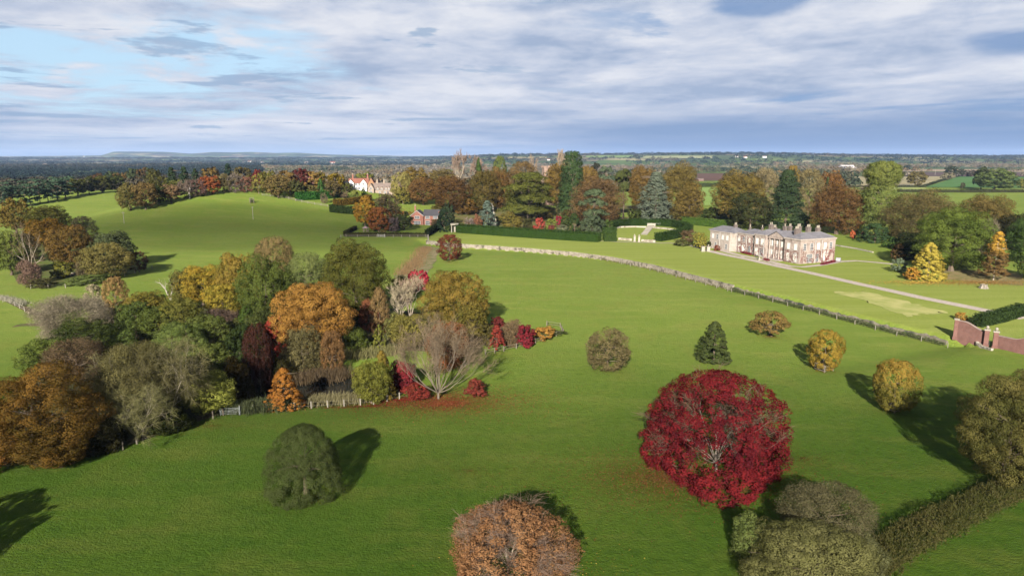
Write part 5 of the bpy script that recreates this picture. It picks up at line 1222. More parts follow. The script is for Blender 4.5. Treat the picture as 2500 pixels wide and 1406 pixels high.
shr = [
 (1148, 560, 527, 30, 'a08c84', '7e6e66', 'greyish pink shrub behind the long hedge', .4), (1138, 560, 538, 26, 'b08a48', '8a6c38', 'golden shrub behind the left part of the long hedge', 0),
 (1166, 560, 520, 26, 'a8785a', '845a40', 'rust pink shrub left of the blue grey conifer', .1), (1250, 566, 518, 66, '9a8c40', '747034', 'wide olive yellow shrub behind the long hedge', 0),
 (1317, 568, 530, 32, 'd0644c', 'a8483a', 'coral red azalea shrub behind the long hedge', 0), (1347, 562, 530, 34, '98a044', '74803a', 'lime green shrub right of the coral azalea', 0),
 (1346, 569, 547, 20, '8c4448', '6c3438', 'small maroon shrub in front of the lime green shrub', 0), (1363, 550, 523, 16, 'b0304c', '88263c', 'crimson shrub at the back of the garden border', 0),
 (1380, 552, 519, 26, '56602f', '3e4824', 'dark green rounded bush behind the yew', 0), (1375, 570, 545, 34, '8a9070', '6a7054', 'grey leaved shrub left of the rounded yew', 0),
 (1288, 562, 530, 30, '5c5c38', '444628', 'dark shrub between the olive yellow shrub and the azalea', 0),
 (1708, 606, 560, 40, 'a89c40', '80803a', 'yellow green shrub at the corner of the mansion wing', 0), (1680, 596, 560, 40, '8a7450', '6a5c40', 'brown twiggy shrub bed left of the mansion wing', .4),
 (1665, 600, 582, 44, '7c8048', '606638', 'low olive planting by the garden path bend', .2), (1735, 605, 588, 20, '4c5230', '383f24', 'dark clipped bush in front of the mansion wing', 0),
 (1750, 612, 596, 16, 'b06a48', '8a5038', 'orange brown shrub in front of the mansion wing', .2), (1758, 606, 594, 14, '4f5a34', '3a4426', 'small dark bush beside the orange brown shrub', 0),
 (1778, 609, 579, 22, '5c7c34', '446028', 'green standard bush against the pale mansion wing', 0), (1792, 610, 600, 10, '5a7034', '445628', 'green round topiary by the creeper range', 0),
 (2345, 782, 760, 28, 'd09a48', 'b07c38', 'orange yellow shrub behind the end of the brick wall', .2), (2385, 785, 770, 20, 'cc5c3c', 'a44630', 'red orange shrub behind the dip of the brick wall', 0),
]
for x, yb, yt, w_, a, b, lab, tg in shr: tree('shrub', x, yb, yt, w_, (a, b), lab, cat='shrub', twig=tg, dens=1.2)
tree('dome', 1402, 575, 524, 30, ('4a5a30', '364522'), 'dark rounded clipped yew standing in front of the long hedge', name='yew_tree', dens=1.3)
tree('round', 1485, 572, 538, 24, ('5c6c38', '45542a'), 'small dark standard tree inside the round garden', name='broadleaf_tree')
# ------------------------------------------------------------------ field trees of the far right
for k, x, yb, yt, w_, a, b, lab in [
 ('oak', 2238, 455, 417, 46, '93864a', '6e6838', 'lone ochre oak standing in the stubble field'), ('oak', 2430, 466, 413, 92, '7c8a48', '56643a', 'big green oak in the far right field'),
 ('oak', 2395, 462, 402, 40, '525c38', '3c462c', 'dark oak behind the big green field oak'), ('shrub', 2350, 460, 445, 12, '6c6a48', '525238', 'small round bush in the far green field'),
 ('cone', 2088, 451, 425, 24, '4c5c40', '36442f', 'dark twin fir at the edge of the stubble field'), ('oak', 2496, 464, 435, 26, '949042', '6e6e36', 'yellow green tree at the right edge of the far field'),
 ('oak', 2320, 432, 404, 30, '50583c', '3c442f', 'dark oak left of the line in the far hedge'), ('oak', 2342, 432, 412, 24, '565a40', '40452f', 'smaller dark oak right of the tall one in the far hedge'),
 ('oak', 2115, 464, 452, 30, 'a0907c', '7c6e5c', 'pale bare bush behind the ivy clad tree'), ('round', 2370, 432, 416, 24, '6a6450', '504c3c', 'grey bush in the far hedge below the plough'),
 ('oak', 2214, 418, 403, 16, '45503c', '353f30', 'dark lone tree on the pale strip beyond the plough'),
 ('round', 2062, 430, 418, 40, '6c6048', '524a38', 'brown hedge trees by the far barns'), ('round', 2195, 431, 420, 40, '5a5048', '443e38', 'dark scrub along the ploughed field'),
 ]: tree(k, x, yb, yt, w_, (a, b), lab, cat='shrub' if k == 'shrub' else 'tree')
# ------------------------------------------------------------------ building helpers
def brickmat(name, a, b_, mortar, sc=1.0):
    m = bpy.data.materials.new(name); m.use_nodes = True; nt = m.node_tree; bs = nt.nodes['Principled BSDF']; bs.inputs['Roughness'].default_value = 0.95
    g = nd(nt, 'ShaderNodeTexCoord').outputs['Object']
    s3 = nd(nt, 'ShaderNodeSeparateXYZ', {0: g}).outputs
    uv = nd(nt, 'ShaderNodeCombineXYZ', {0: mth(nt, 'ADD', s3[0], s3[1]), 1: s3[2], 2: 0.0}).outputs[0]
    br = nd(nt, 'ShaderNodeTexBrick', {'Vector': uv, 'Color1': (*a, 1), 'Color2': (*b_, 1), 'Mortar': (*mortar, 1), 'Scale': 4.0 * sc, 'Mortar Size': 0.015, 'Row Height': 0.3})
    c = mixc(nt, mth(nt, 'MULTIPLY', sstep(nt, noise(nt, g, 0.9, 6, .7), .42, .62), .65), br.outputs[0], tuple(v * .6 for v in a))
    nt.links.new(c, bs.inputs['Base Color']); return m
def roofmat(name, a, b_, sc=3.0):
    m = bpy.data.materials.new(name); m.use_nodes = True; nt = m.node_tree; bs = nt.nodes['Principled BSDF']; bs.inputs['Roughness'].default_value = 0.7
    g = nd(nt, 'ShaderNodeTexCoord').outputs['Object']
    vo = nd(nt, 'ShaderNodeTexVoronoi', {'Vector': g, 'Scale': sc}); rc = nd(nt, 'ShaderNodeSeparateColor', {0: vo.outputs['Color']}).outputs[0]
    c = mixc(nt, rc, (*a, 1), (*b_, 1))
    c = mixc(nt, mth(nt, 'MULTIPLY', sstep(nt, noise(nt, g, 0.5, 4, .6), .45, .65), .5), c, tuple(v * 1.35 for v in a))
    nt.links.new(c, bs.inputs['Base Color']); return m
SLATE = roofmat('slate', (0.092, 0.088, 0.096), (0.064, 0.060, 0.068)); REDTILE = roofmat('red tile', (0.122, 0.042, 0.025), (0.086, 0.029, 0.020)); BROWNTILE = roofmat('brown tile', (0.086, 0.063, 0.052), (0.061, 0.045, 0.038)); DARKTILE = roofmat('dark tile', (0.021, 0.020, 0.024), (0.016, 0.015, 0.018))
ASHLAR = wallmat('grey ashlar', (0.202, 0.164, 0.141), (0.164, 0.130, 0.113), (0.126, 0.098, 0.084), 1.2)
ASHLAR2 = wallmat('pale ashlar', (0.209, 0.180, 0.157), (0.186, 0.157, 0.135), (0.153, 0.127, 0.105), 1.2)
WHITE = mat('white paint', (0.427, 0.416, 0.400), 0.6, scale=2, col2=(0.377, 0.371, 0.353)); RENDERW = mat('white render', (0.445, 0.433, 0.410), 0.9, scale=.6, col2=(0.388, 0.377, 0.353))
LEAD = mat('lead trim', (0.144, 0.141, 0.141), 0.6, scale=1)
BRICK = brickmat('red brick', (0.152, 0.051, 0.033), (0.120, 0.040, 0.029), (0.161, 0.125, 0.098)); BRICK2 = brickmat('old pink brick', (0.105, 0.044, 0.033), (0.080, 0.031, 0.026), (0.112, 0.087, 0.073))
PINKSTONE = wallmat('pink sandstone', (0.166, 0.112, 0.086), (0.137, 0.090, 0.072), (0.093, 0.065, 0.051), 1.2)
COTSTONE = wallmat('buff stone', (0.166, 0.130, 0.101), (0.137, 0.104, 0.083), (0.097, 0.075, 0.058), 1.2)
GLASS = bpy.data.materials.new('window glass'); GLASS.use_nodes = True
_g = GLASS.node_tree.nodes['Principled BSDF']; _g.inputs['Base Color'].default_value = (0.03, 0.035, 0.045, 1); _g.inputs['Roughness'].default_value = 0.08
BLIND = mat('cream blind', (0.422, 0.404, 0.365), 0.7, scale=1.5, col2=(0.377, 0.360, 0.319))
POT = mat('buff chimney pot', (0.198, 0.173, 0.137), .9)
def window(r, ax, p0, c, z, w_, h_, blind=False, bars=(2, 3), arch=False, m=None):
    """ax 'x': in a wall at x = p0 facing -x, centred at y = c; ax 'y': in a wall at y = p0 facing -y, centred at x = c"""
    def bx(mb, a0, a1, d0, d1, z0, z1):
        if ax == 'x': mb.box(p0 - d1, p0 - d0, a0, a1, z0, z1)
        else: mb.box(a0, a1, p0 - d1, p0 - d0, z0, z1)
    f = MB(); t = 0.16
    bx(f, c - w_ / 2 - t, c - w_ / 2, -0.05, 0.09, z - .003, z + h_); bx(f, c + w_ / 2, c + w_ / 2 + t, -0.05, 0.09, z - .003, z + h_)
    bx(f, c - w_ / 2 - t, c + w_ / 2 + t, -0.05, 0.11, z + h_, z + h_ + t); bx(f, c - w_ / 2 - t - .1, c + w_ / 2 + t + .1, -0.05, 0.18, z - 0.15, z - .006)
    if arch:
        for k in range(6):
            q0, q1 = math.pi * k / 6, math.pi * (k + 1) / 6; rr = w_ / 2
            ww = abs(math.cos(q0) - math.cos(q1)) * rr; cc = c + (math.cos(q0) + math.cos(q1)) / 2 * rr
            bx(f, cc - ww / 2, cc + ww / 2, -0.05, 0.07 + .002 * k, z + h_ + t, z + h_ + t + rr * math.sin((q0 + q1) / 2) * .9)
    if not blind:
        for i in range(1, bars[0]): x = c - w_ / 2 + w_ * i / bars[0]; bx(f, x - .06, x + .06, 0.0, 0.052, z, z + h_)
        for j in range(1, bars[1]): y = z + h_ * j / bars[1]; bx(f, c - w_ / 2, c + w_ / 2, 0.0, 0.049, y - .06, y + .06)
    o = f.build('window', WHITE, r)
    g = MB(); bx(g, c - w_ / 2, c + w_ / 2, -0.04, 0.03, z, z + h_); g.build('blind' if blind else 'pane', BLIND if blind else GLASS, o)
    return o
def chimney(r, x, y, z0, z1, w_=1.3, d=0.9, m=None, pots=2, parent=None):
    c = MB().box(x - w_ / 2, x + w_ / 2, y - d / 2, y + d / 2, z0, z1).box(x - w_ / 2 - .12, x + w_ / 2 + .12, y - d / 2 - .12, y + d / 2 + .12, z1 - .45, z1 - .2).build('chimney', m or ASHLAR, parent or r)
    pb = MB()
    for k in range(pots): pb.lathe([(0.2, 0), (0.17, 0.7), (0.22, 0.75), (0.2, 0.95)], 8, (x - w_ / 2 + w_ * (k + .5) / pots, y, z1 + .002))
    pb.build('chimney_pots', POT, c) if parent is None else None
    return c
def hip(mb, x0, x1, y0, y1, z0, z1, ov=0.35, t=0.25):
    x0 -= ov; x1 += ov; y0 -= ov; y1 += ov; w_, d = x1 - x0, y1 - y0; k = min(w_, d) / 2
    if w_ >= d: a, b = (x0 + k, (y0 + y1) / 2, z1), (x1 - k, (y0 + y1) / 2, z1)
    else: a, b = ((x0 + x1) / 2, y0 + k, z1), ((x0 + x1) / 2, y1 - k, z1)
    vs = [(x0, y0, z0), (x1, y0, z0), (x1, y1, z0), (x0, y1, z0), a, b, (x0, y0, z0 - t), (x1, y0, z0 - t), (x1, y1, z0 - t), (x0, y1, z0 - t)]
    if w_ >= d: fs = [(0, 1, 5, 4), (1, 2, 5), (2, 3, 4, 5), (3, 0, 4)]
    else: fs = [(0, 1, 4), (1, 2, 5, 4), (2, 3, 5), (3, 0, 4, 5)]
    mb.add(vs, fs + [(6, 7, 1, 0), (7, 8, 2, 1), (8, 9, 3, 2), (9, 6, 0, 3), (9, 8, 7, 6)])
def gable(r, x0, x1, y0, y1, zb, ze, zr, axis, wall, roof, ov=0.4, verge=None, wname='wall', rname='roof'):
    mb = MB()
    if axis == 'x':
        ym = (y0 + y1) / 2; prof = [(y0, zb), (y1, zb), (y1, ze), (ym, zr), (y0, ze)]; P = lambda a, p: (a, p[0], p[1]); A = (x0, x1); hw_ = (y1 - y0) / 2
    else:
        xm = (x0 + x1) / 2; prof = [(x0, zb), (x1, zb), (x1, ze), (xm, zr), (x0, ze)]; P = lambda a, p: (p[0], a, p[1]); A = (y0, y1); hw_ = (x1 - x0) / 2
    n = 5; mb.add([P(A[0], p) for p in prof] + [P(A[1], p) for p in prof], [tuple(range(n)), tuple(range(2 * n - 1, n - 1, -1))] + [(i, (i + 1) % n, n + (i + 1) % n, n + i) for i in (0, 1, 4)])
    mb.build(wname, wall, r)
    rb = MB(); t = 0.22; sl = (zr - ze) / hw_; vb = MB()
    for s in (0, 1):
        e = prof[4] if s == 0 else prof[2]; k = -1 if s == 0 else 1
        lo = (e[0] + k * ov, e[1] - ov * sl + .02); hi = (prof[3][0], prof[3][1] + .02)
        q = [lo, hi, (hi[0], hi[1] + t), (lo[0], lo[1] + t)]
        rb.add([P(A[0] - ov, p) for p in q] + [P(A[1] + ov, p) for p in q], [(0, 1, 2, 3), (7, 6, 5, 4)] + [(i, (i + 1) % 4, 4 + (i + 1) % 4, 4 + i) for i in range(4)])
        if verge: vb.add([P(A[0] - ov - .06, (p[0], p[1] - .06)) for p in q] + [P(A[0] - ov - .003, (p[0], p[1] - .06)) for p in q], [(0, 1, 2, 3), (7, 6, 5, 4)] + [(i, (i + 1) % 4, 4 + (i + 1) % 4, 4 + i) for i in range(4)])
    ro = rb.build(rname, roof, r)
    if verge: vb.build('bargeboard', verge, ro)
    return ro

# ------------------------------------------------------------------ mansion
def mansion():
    n = at(1951, 645); r = empty('mansion', (n.x, n.y, 0.0), R(23.0))
    tag(r, 'grey stone country mansion with white windows, tall chimneys and red creeper', 'mansion')
    E = 8.9
    W1 = MB().box(0, 18, 0, 8, -1, E); W1.build('wall', ASHLAR, r)
    MB().box(1.6, 16, 8.003, 18.5, -1, E - .2).build('wall', ASHLAR, r)
    MB().box(0, 13, 18.503, 24.5, -1, E - .1).build('wall', ASHLAR, r)
    MB().box(1.6, 11, 24.503, 37, -1, E - .8).build('wall', ASHLAR, r)
    MB().prism([(0, 39.5), (1.6, 37.003), (9.5, 37.003), (9.5, 55), (2.0, 55), (0, 52.5)], -1, E - 1.2).build('wall', ASHLAR2, r)
    # cornices
    MB().box(-.3, 18.3, -.3, 8.3, E, E + .55).build('cornice', ASHLAR2, r)
    MB().box(-.25, 13.2, 18.3, 24.7, E - .1, E + .3).build('cornice', ASHLAR2, r)
    MB().box(1.35, 16.2, 8.303, 18.297, E - .2, E + .2).build('cornice', ASHLAR2, r)
    MB().box(1.35, 11.2, 24.703, 36.9, E - .8, E - .45).build('cornice', ASHLAR2, r)
    MB().prism([(-.25, 39.4), (1.4, 36.903), (9.8, 36.903), (9.8, 55.25), (1.9, 55.25), (-.25, 52.7)], E - 1.2, E - .85).build('cornice', ASHLAR2, r)
    for q in ((.3, 17.7, .3, 7.7, E + .55, 11.4), (1.7, 15.8, 8.6, 18.0, E + .2, 11.2), (.1, 12.9, 18.8, 24.3, E + .3, 11.1), (1.7, 10.9, 24.9, 36.7, E - .45, 10.3), (.5, 9.3, 37.5, 54.5, E - .85, 10.2)):
        mb = MB(); hip(mb, *q[:4], q[4] + .12, q[5], .1, .12); ro = mb.build('roof', SLATE, r)
    # pale hip flashings of the near roof
    k = 3.8
    MB().tube([(.2, .2, E + .75), (1.440, 1.440, 4.122)], .11, 4).tube([(17.8, .2, E + .75), (14, 4, 11.45)], .11, 4).tube([(4, 4, 11.45), (14, 4, 11.45)], .11, 4).tube([(.2, 7.8, E + .75), (1.440, 1.440, 4.122)], .11, 4).build('roof_flashing', LEAD, r)
    # portico
    po = MB().add([(.7, 9.0, E), (.7, 17.6, E), (.7, 13.3, 11.0), (6, 9.0, E), (6, 17.6, E), (6, 13.3, 11.0)], [(0, 2, 1), (3, 4, 5), (0, 1, 4, 3)]).box(.75, 1.598, 9.0, 17.6, E - .75, E - .003).build('pediment', ASHLAR, r)
    MB().add([(.5, 8.7, E), (.5, 13.3, 11.2), (6, 13.3, 11.2), (6, 8.7, E), (.5, 8.7, E + .2), (.5, 13.3, 11.4), (6, 13.3, 11.4), (6, 8.7, E + .2)], [(0, 1, 2, 3), (7, 6, 5, 4), (0, 4, 5, 1), (1, 5, 6, 2), (2, 6, 7, 3), (3, 7, 4, 0)]) \
        .add([(.5, 17.9, E), (.5, 13.31, 11.2), (6, 13.31, 11.2), (6, 17.9, E), (.5, 17.9, E + .2), (.5, 13.31, 11.4), (6, 13.31, 11.4), (6, 17.9, E + .2)], [(3, 2, 1, 0), (4, 5, 6, 7), (1, 5, 4, 0), (2, 6, 5, 1), (3, 7, 6, 2), (0, 4, 7, 3)]).build('pediment_roof', SLATE, r)
    for y in (9.4, 11.9, 14.6, 17.2): MB().lathe([(0.34, 0), (0.30, .35), (0.27, .4), (0.24, 7.6), (0.34, 7.9), (0.34, 8.14)], 10, (1.15, y, 0)).build('column', ASHLAR, r)
    MB().box(-1.6, 1.55, 8.6, 18.0, -.5, .18).box(-2.4, -1.603, 9.2, 17.4, -.5, .05).build('portico_step', ASHLAR2, r)
    # windows: front
    for y in (2.3, 5.9): window(r, 'x', 0, y, 5.2, 1.25, 2.3, blind=True)
    window(r, 'x', 0, 5.9, .7, 1.3, 3.0, blind=True); window(r, 'x', 0, 2.3, .6, 1.5, 2.7, blind=True, arch=True)
    for y in (9.0, 10.7, 13.2, 15.8, 17.6): window(r, 'x', 1.6, y, 5.2, 1.1, 2.2, blind=True); window(r, 'x', 1.6, y, .6, 1.15, 3.0, blind=True)
    for y in (20.0, 22.9): window(r, 'x', 0, y, 5.2, 1.3, 2.3, blind=True)
    window(r, 'x', 0, 20.2, .6, 1.7, 3.1, bars=(3, 4)); window(r, 'x', 0, 23.0, .6, 1.3, 3.1, blind=True)
    for i, y in enumerate((26.2, 29.0, 32.6, 35.3)):
        window(r, 'x', 1.6, y, 5.0, 1.2, 2.0, blind=i != 2); window(r, 'x', 1.6, y, .6, 1.3 if i != 2 else 1.6, 2.9, blind=i != 1, bars=(2, 4))
    for i, y in enumerate((41.0, 44.0, 47.5, 50.5)): window(r, 'x', 0, y, 4.7, 1.1, 1.9, blind=i != 2, bars=(2, 3))
    for y in (41.5, 48.5): window(r, 'x', 0, y, .8, 1.1, 2.0, bars=(2, 3))
    # windows: south side
    for i, x in enumerate((2.2, 5.7, 9.2, 12.6, 15.6)): window(r, 'y', 0, x, 5.2, 1.25, 2.4, blind=i in (2, 3), bars=(2, 4))
    window(r, 'y', 0, 4.9, .55, 2.7, 2.9, bars=(5, 4)); window(r, 'y', 0, 8.9, .6, 1.3, 2.9, bars=(2, 4)); window(r, 'y', 0, 13.4, .5, 2.3, 2.8, blind=True, arch=True)
    for x in (7.5, 10.9): MB().tube([(x, -.16, 0), (x, -.16, E - .1)], .1, 6).build('drainpipe', WHITE, r)
    for (x, y) in ((1.44, 8.35), (-.16, 18.9), (1.44, 30.8), (1.44, 36.7), (-.16, 45.8)): MB().tube([(x, y, 0), (x, y, E - 1.0)], .1, 6).build('drainpipe', WHITE, r)
    for (x, y, w_, d, z1, p_) in ((6, 22, 1.5, 1.3, 13.0, 2), (10, 24, 1.3, .9, 11.6, 2), (8, 16.5, 1.2, 1.2, 12.7, 1), (9.2, 15.0, 1.2, 1.2, 12.9, 2), (6.0, 8.2, 1.8, 1.1, 12.6, 3), (9.2, 10.4, 1.8, 1.1, 13.2, 3), (12.8, 9.0, 1.8, 1.1, 13.0, 3), (16.4, 7.6, 1.7, 1.1, 12.6, 3), (5.0, 42, 1.4, .9, 11.2, 2), (5.5, 33.5, .6, .6, 11.0, 1), (7, 28, .6, .6, 11.2, 1)):
        chimney(r, x, y, 9.0, z1, w_, d, m=mat('sooty chimney stone', (0.093, 0.075, 0.067), .95, scale=1.2, col2=(0.069, 0.056, 0.051)), pots=p_)
    # creeper on the walls
    rng = np.random.default_rng(8); P, Nn_, v = [], [], []
    def creep(ax, p0, a0, a1, z0, z1, n):
        a = rng.uniform(a0, a1, n); z = z0 + (z1 - z0) * rng.random(n) ** 1.5
        k = vnoise(a * .9 + 11 * (ax == 'y'), z * .7, 3) > .40; a, z = a[k], z[k]; m = len(a); d = rng.uniform(.05, .16, m)
        P.append(np.stack([np.full(m, p0) - d, a, z], -1) if ax == 'x' else np.stack([a, np.full(m, p0) - d, z], -1))
        Nn_.append(unit((np.array([[-1, 0, .3]]) if ax == 'x' else np.array([[0, -1, .3]])) + .5 * rng.normal(size=(m, 3)))); v.append(np.clip(.4 * vnoise(a * .5, z * .5, 7) + .6 * rng.random(m), 0, 1))
    creep('y', 0, .3, 17.8, 0.2, 6.0, 1500); creep('x', 0, .2, 7.8, 0.2, 5.0, 500); creep('x', 1.6, 8.3, 18.4, .2, 6.0, 800); creep('x', 0, 18.6, 24.4, .2, 6.0, 500); creep('x', 1.6, 24.7, 36.8, .2, 7.4, 1600); creep('y', 0, 9.8, 17.8, 0.2, 4.5, 1000)
    P = np.concatenate(P); me = quads_mesh('creeper', leaf_quads(P, np.concatenate(Nn_), .17, rng), 4, {'v': np.concatenate(v), 't': P[:, 2]})
    link('creeper', me, leafmat(alb('a4505a'), alb('8a6a5c'), .1), r)
    for (x, y) in ((-.4, -.7), (4.0, -.8), (12, -.8), (16.6, -.7), (17.4, -.7)):
        pass
mansion()
hedge('flower_bed', [(2006, 647), (2038, 640)], .7, 1.0, ('b85a5a', '8a3c44'), 'red flower bed at the right foot of the mansion', 400, .3, .2, cat='flower bed')
hedge('flower_bed', [(1866, 635), (1877, 638)], .7, 1.0, ('b86a62', '8a4a48'), 'pinkish flower bed beside the mansion portico', 200, .3, .2, cat='flower bed')
hedge('flower_bed', [(1812, 618), (1834, 623)], .8, 1.0, ('b0505a', '8a3c3c'), 'red flower bed at the foot of the creeper range', 250, .3, .2, cat='flower bed')
def urn(px, py, s, label):
    p = at(px, py); r = empty('garden_urn', p); tag(r, label, 'urn')
    MB().box(-.45 * s, .45 * s, -.45 * s, .45 * s, -.1, .25 * s).lathe([(.3 * s, .25 * s), (.22 * s, .6 * s), (.22 * s, .9 * s)], 8).build('pedestal', STN, r)
    MB().lathe([(.2 * s, .9 * s), (.5 * s, 1.25 * s), (.62 * s, 1.5 * s), (.55 * s, 1.5 * s)], 10).build('bowl', STN, r)
urn(1854, 635, 1.3, 'stone urn on the small lawn in front of the portico')
def bench(px, py, label, rot):
    p = at(px, py); r = empty('garden_bench', p, rot); tag(r, label, 'bench'); m = mat('dark bench wood', (.06, .05, .045), .7)
    MB().box(-.9, .9, -.25, .25, .42, .48).build('seat', m, r); MB().box(-.9, .9, .2, .26, .5, .95).build('backrest', m, r)
    for x in (-.8, .8):
        for y in (-.2, .2): MB().box(x - .04, x + .04, y - .04, y + .04, -.05, .42).build('leg', m, r)
bench(1848, 628, 'dark garden bench against the mansion front', R(113))
def car(px, py, label, rot):
    p = at(px, py); r = empty('parked_car', p, rot); tag(r, label, 'car')
    m = mat('silver paint', (0.276, 0.276, 0.285), .25, .5, scale=1, col2=(0.261, 0.261, 0.271), metallic=.3); k = mat('tyre rubber', (0.015, 0.015, 0.015), .8)
    prof = [(-2.1, .35), (2.1, .35), (2.15, .8), (1.2, .95), (.5, 1.45), (-1.2, 1.5), (-1.9, 1.0), (-2.15, .9)]; nn = len(prof)
    MB().add([(x, -.85, z) for x, z in prof] + [(x, .85, z) for x, z in prof], [tuple(range(nn)), tuple(range(2 * nn - 1, nn - 1, -1))] + [((i + 1) % nn, i, nn + i, nn + (i + 1) % nn) for i in range(nn)]).build('body', m, r)
    for s in (-1, 1):
        MB().add([(1.05, s * .862, .98), (.45, s * .862, 1.38), (-1.15, s * .862, 1.42), (-1.7, s * .862, 1.02)], [(0, 1, 2, 3)]).build('side_window', GLASS, r)
        for x in (-1.35, 1.35):
            t = MB(); t.tube([(x, s * .68, .33), (x, s * .9, .33)], .33, 14); w_ = t.build('tyre', k, r)
            MB().tube([(x, s * .902, .33), (x, s * .915, .33)], .2, 10).build('rim', LEAD, w_)
    MB().add([(1.22, -.7, .985), (1.22, .7, .985), (.56, .7, 1.43), (.56, -.7, 1.43)], [(0, 1, 2, 3)]).build('windscreen', GLASS, r)
car(2047, 638, 'silver car parked at the right end of the mansion', R(60))
# low stone edging on the side lawn
wall_line('garden_kerb', [at(2042, 600), at(2090, 608), at(2131, 617)], .8, -.2, .45, STONE_P, 'low stone bed edge on the side lawn right of the mansion', 'stone wall', .03)

# ------------------------------------------------------------------ church tower
def tower():
    p = at_y(1336, 478); r = empty('church_tower', p, R(12)); tag(r, 'pink sandstone church tower with battlements among the trees', 'church tower')
    zt = z_at(1336, 405, p) - p.z; hw_ = 3.2
    MB().box(-hw_, hw_, -hw_, hw_, -1, zt - 1.6).build('wall', PINKSTONE, r)
    for x in (-1, 1):
        for y in (-1, 1): MB().box(x * hw_ - .6, x * hw_ + .6, y * hw_ - .6, y * hw_ + .6, -1, zt * .72).build('buttress', PINKSTONE, r)
    b = MB(); b.box(-hw_ - .25, hw_ + .25, -hw_ - .25, hw_ + .25, zt - 1.597, zt - 1.0)
    for k in range(4):
        a = -hw_ + k * 2.3
        for s in (-1, 1): b.box(a - .0, a + 1.2, s * hw_ - .2, s * hw_ + .2, zt - .997, zt); b.box(s * hw_ - .2, s * hw_ + .2, a + .02, a + 1.18, zt - .997, zt - .003)
    b.build('battlement', PINKSTONE, r)
    for s in (-1.2, 1.2): window(r, 'y', -hw_, s, zt - 6.5, 1.1, 2.6, bars=(1, 4))
tower()
# ------------------------------------------------------------------ village houses
def white_house():
    p = at(882, 466); r = empty('white_house', p, R(4)); tag(r, 'white rendered house with a red tiled roof and two front gables', 'house')
    s = depth(p) / F; k = 60 * s / 17.0; r.scale = (k, k, k)
    gable(r, -8.5, 4.5, 2, 8, -1, 5.4, 8.2, 'x', RENDERW, REDTILE)
    for x in (-7.0, 1.6): gable(r, x - 2.1, x + 2.1, 0, 5.0, -1, 5.2, 7.7, 'y', RENDERW, REDTILE, .3)
    gable(r, 4.503, 9.0, .8, 9.5, -1, 4.8, 8.8, 'y', mat('creeper clad brick', (0.143, 0.076, 0.038), .95, scale=.8, col2=(0.157, 0.095, 0.057)), REDTILE, .3)
    gable(r, 9.003, 12.5, 3.5, 9.5, -1, 4.4, 7.8, 'y', COTSTONE, REDTILE, .3)
    for x in (-7, 1.6): window(r, 'y', 0, x, 4.0, 1.3, 1.2, bars=(2, 2)); window(r, 'y', 0, x, .9, 1.6, 1.5, bars=(3, 2))
    for x in (-3.6, -1.6): window(r, 'y', 2, x, 3.6, 1.1, 1.2, bars=(2, 2)); window(r, 'y', 2, x, .9, 1.1, 1.5, bars=(2, 2))
    for x in (-6.2, 4.0): chimney(r, x, 5, 7.5, 11.0, 1.0, .8, BRICK)
    MB().box(-2.9, -2.0, 1.93, 1.997, 0, 2.1).build('door', mat('dark door', (.05, .05, .06), .6), r)
white_house()
def cottages():
    p = at(930, 474); r = empty('stone_cottages', p, R(-4)); tag(r, 'row of buff stone cottages with brown roofs and small gables', 'cottages')
    s = depth(p) / F; k = 64 * s / 18.0; r.scale = (k, k, k)
    gable(r, -7, 9, 2, 8, -1, 3.4, 7.2, 'x', COTSTONE, BROWNTILE)
    gable(r, -9, -4.8, 0, 5.2, -1, 3.6, 7.0, 'y', COTSTONE, BROWNTILE, .3)
    gable(r, 6.2, 9.6, -.5, 5.0, -1, 2.2, 4.6, 'y', COTSTONE, BROWNTILE, .3)
    for x in (-2.6, .2, 3.2, 5.2): gable(r, x - .8, x + .8, 1.7, 4, 2.6, 3.8, 4.9, 'y', COTSTONE, BROWNTILE, .15, wname='dormer', rname='dormer_roof'); window(r, 'y', 1.7, x, 2.75, .8, .9, bars=(2, 2))
    window(r, 'y', 0, -6.9, 3.2, 1.2, 1.3, bars=(2, 2)); window(r, 'y', 0, -6.9, .8, 1.4, 1.3, bars=(2, 2))
    for x in (-1.3, 2.3): window(r, 'y', 2, x, .6, 1.0, 1.2, bars=(2, 2))
    for x in (-3.6, 1.2, 7.0): chimney(r, x, 5, 5.6, 9.2, 1.1, .8, COTSTONE)
    MB().box(3.9, 4.9, 1.93, 1.997, -.3, 1.9).build('door', mat('dark door', (.05, .05, .06), .6), r)
cottages()
def brick_house():
    p = at(1038, 550); r = empty('brick_house', p, R(-3)); tag(r, 'red brick house with white windows and a white edged front gable', 'house')
    s = depth(p) / F; k = 70 * s / 16.0; r.scale = (k, k, k)
    gable(r, -1.0, 8, 1.2, 8, -1.5, 5.4, 8.2, 'x', BRICK, DARKTILE, .35)
    gable(r, -8, -1.003, 0, 8, -1.5, 5.3, 8.0, 'y', BRICK, DARKTILE, .4, verge=WHITE)
    window(r, 'y', 0, -4.4, 3.6, 2.4, 1.4, bars=(3, 2)); window(r, 'y', 0, -4.4, .6, 3.4, 1.6, bars=(4, 2))
    for x in (1.2, 5.6): window(r, 'y', 1.2, x, 3.6, 2.2, 1.4, bars=(3, 2))
    window(r, 'y', 1.2, 1.2, .1, 2.2, 2.2, bars=(3, 2)); window(r, 'y', 1.2, 5.6, .8, 2.2, 1.3, bars=(3, 2))
    chimney(r, -6.6, 6.5, 6, 10.2, .8, .8, BRICK, pots=1)
    MB().box(7.2, 9.4, 2.5, 6.5, 5.2, 7.4).build('chimney_breast', BRICK, r)
brick_house()
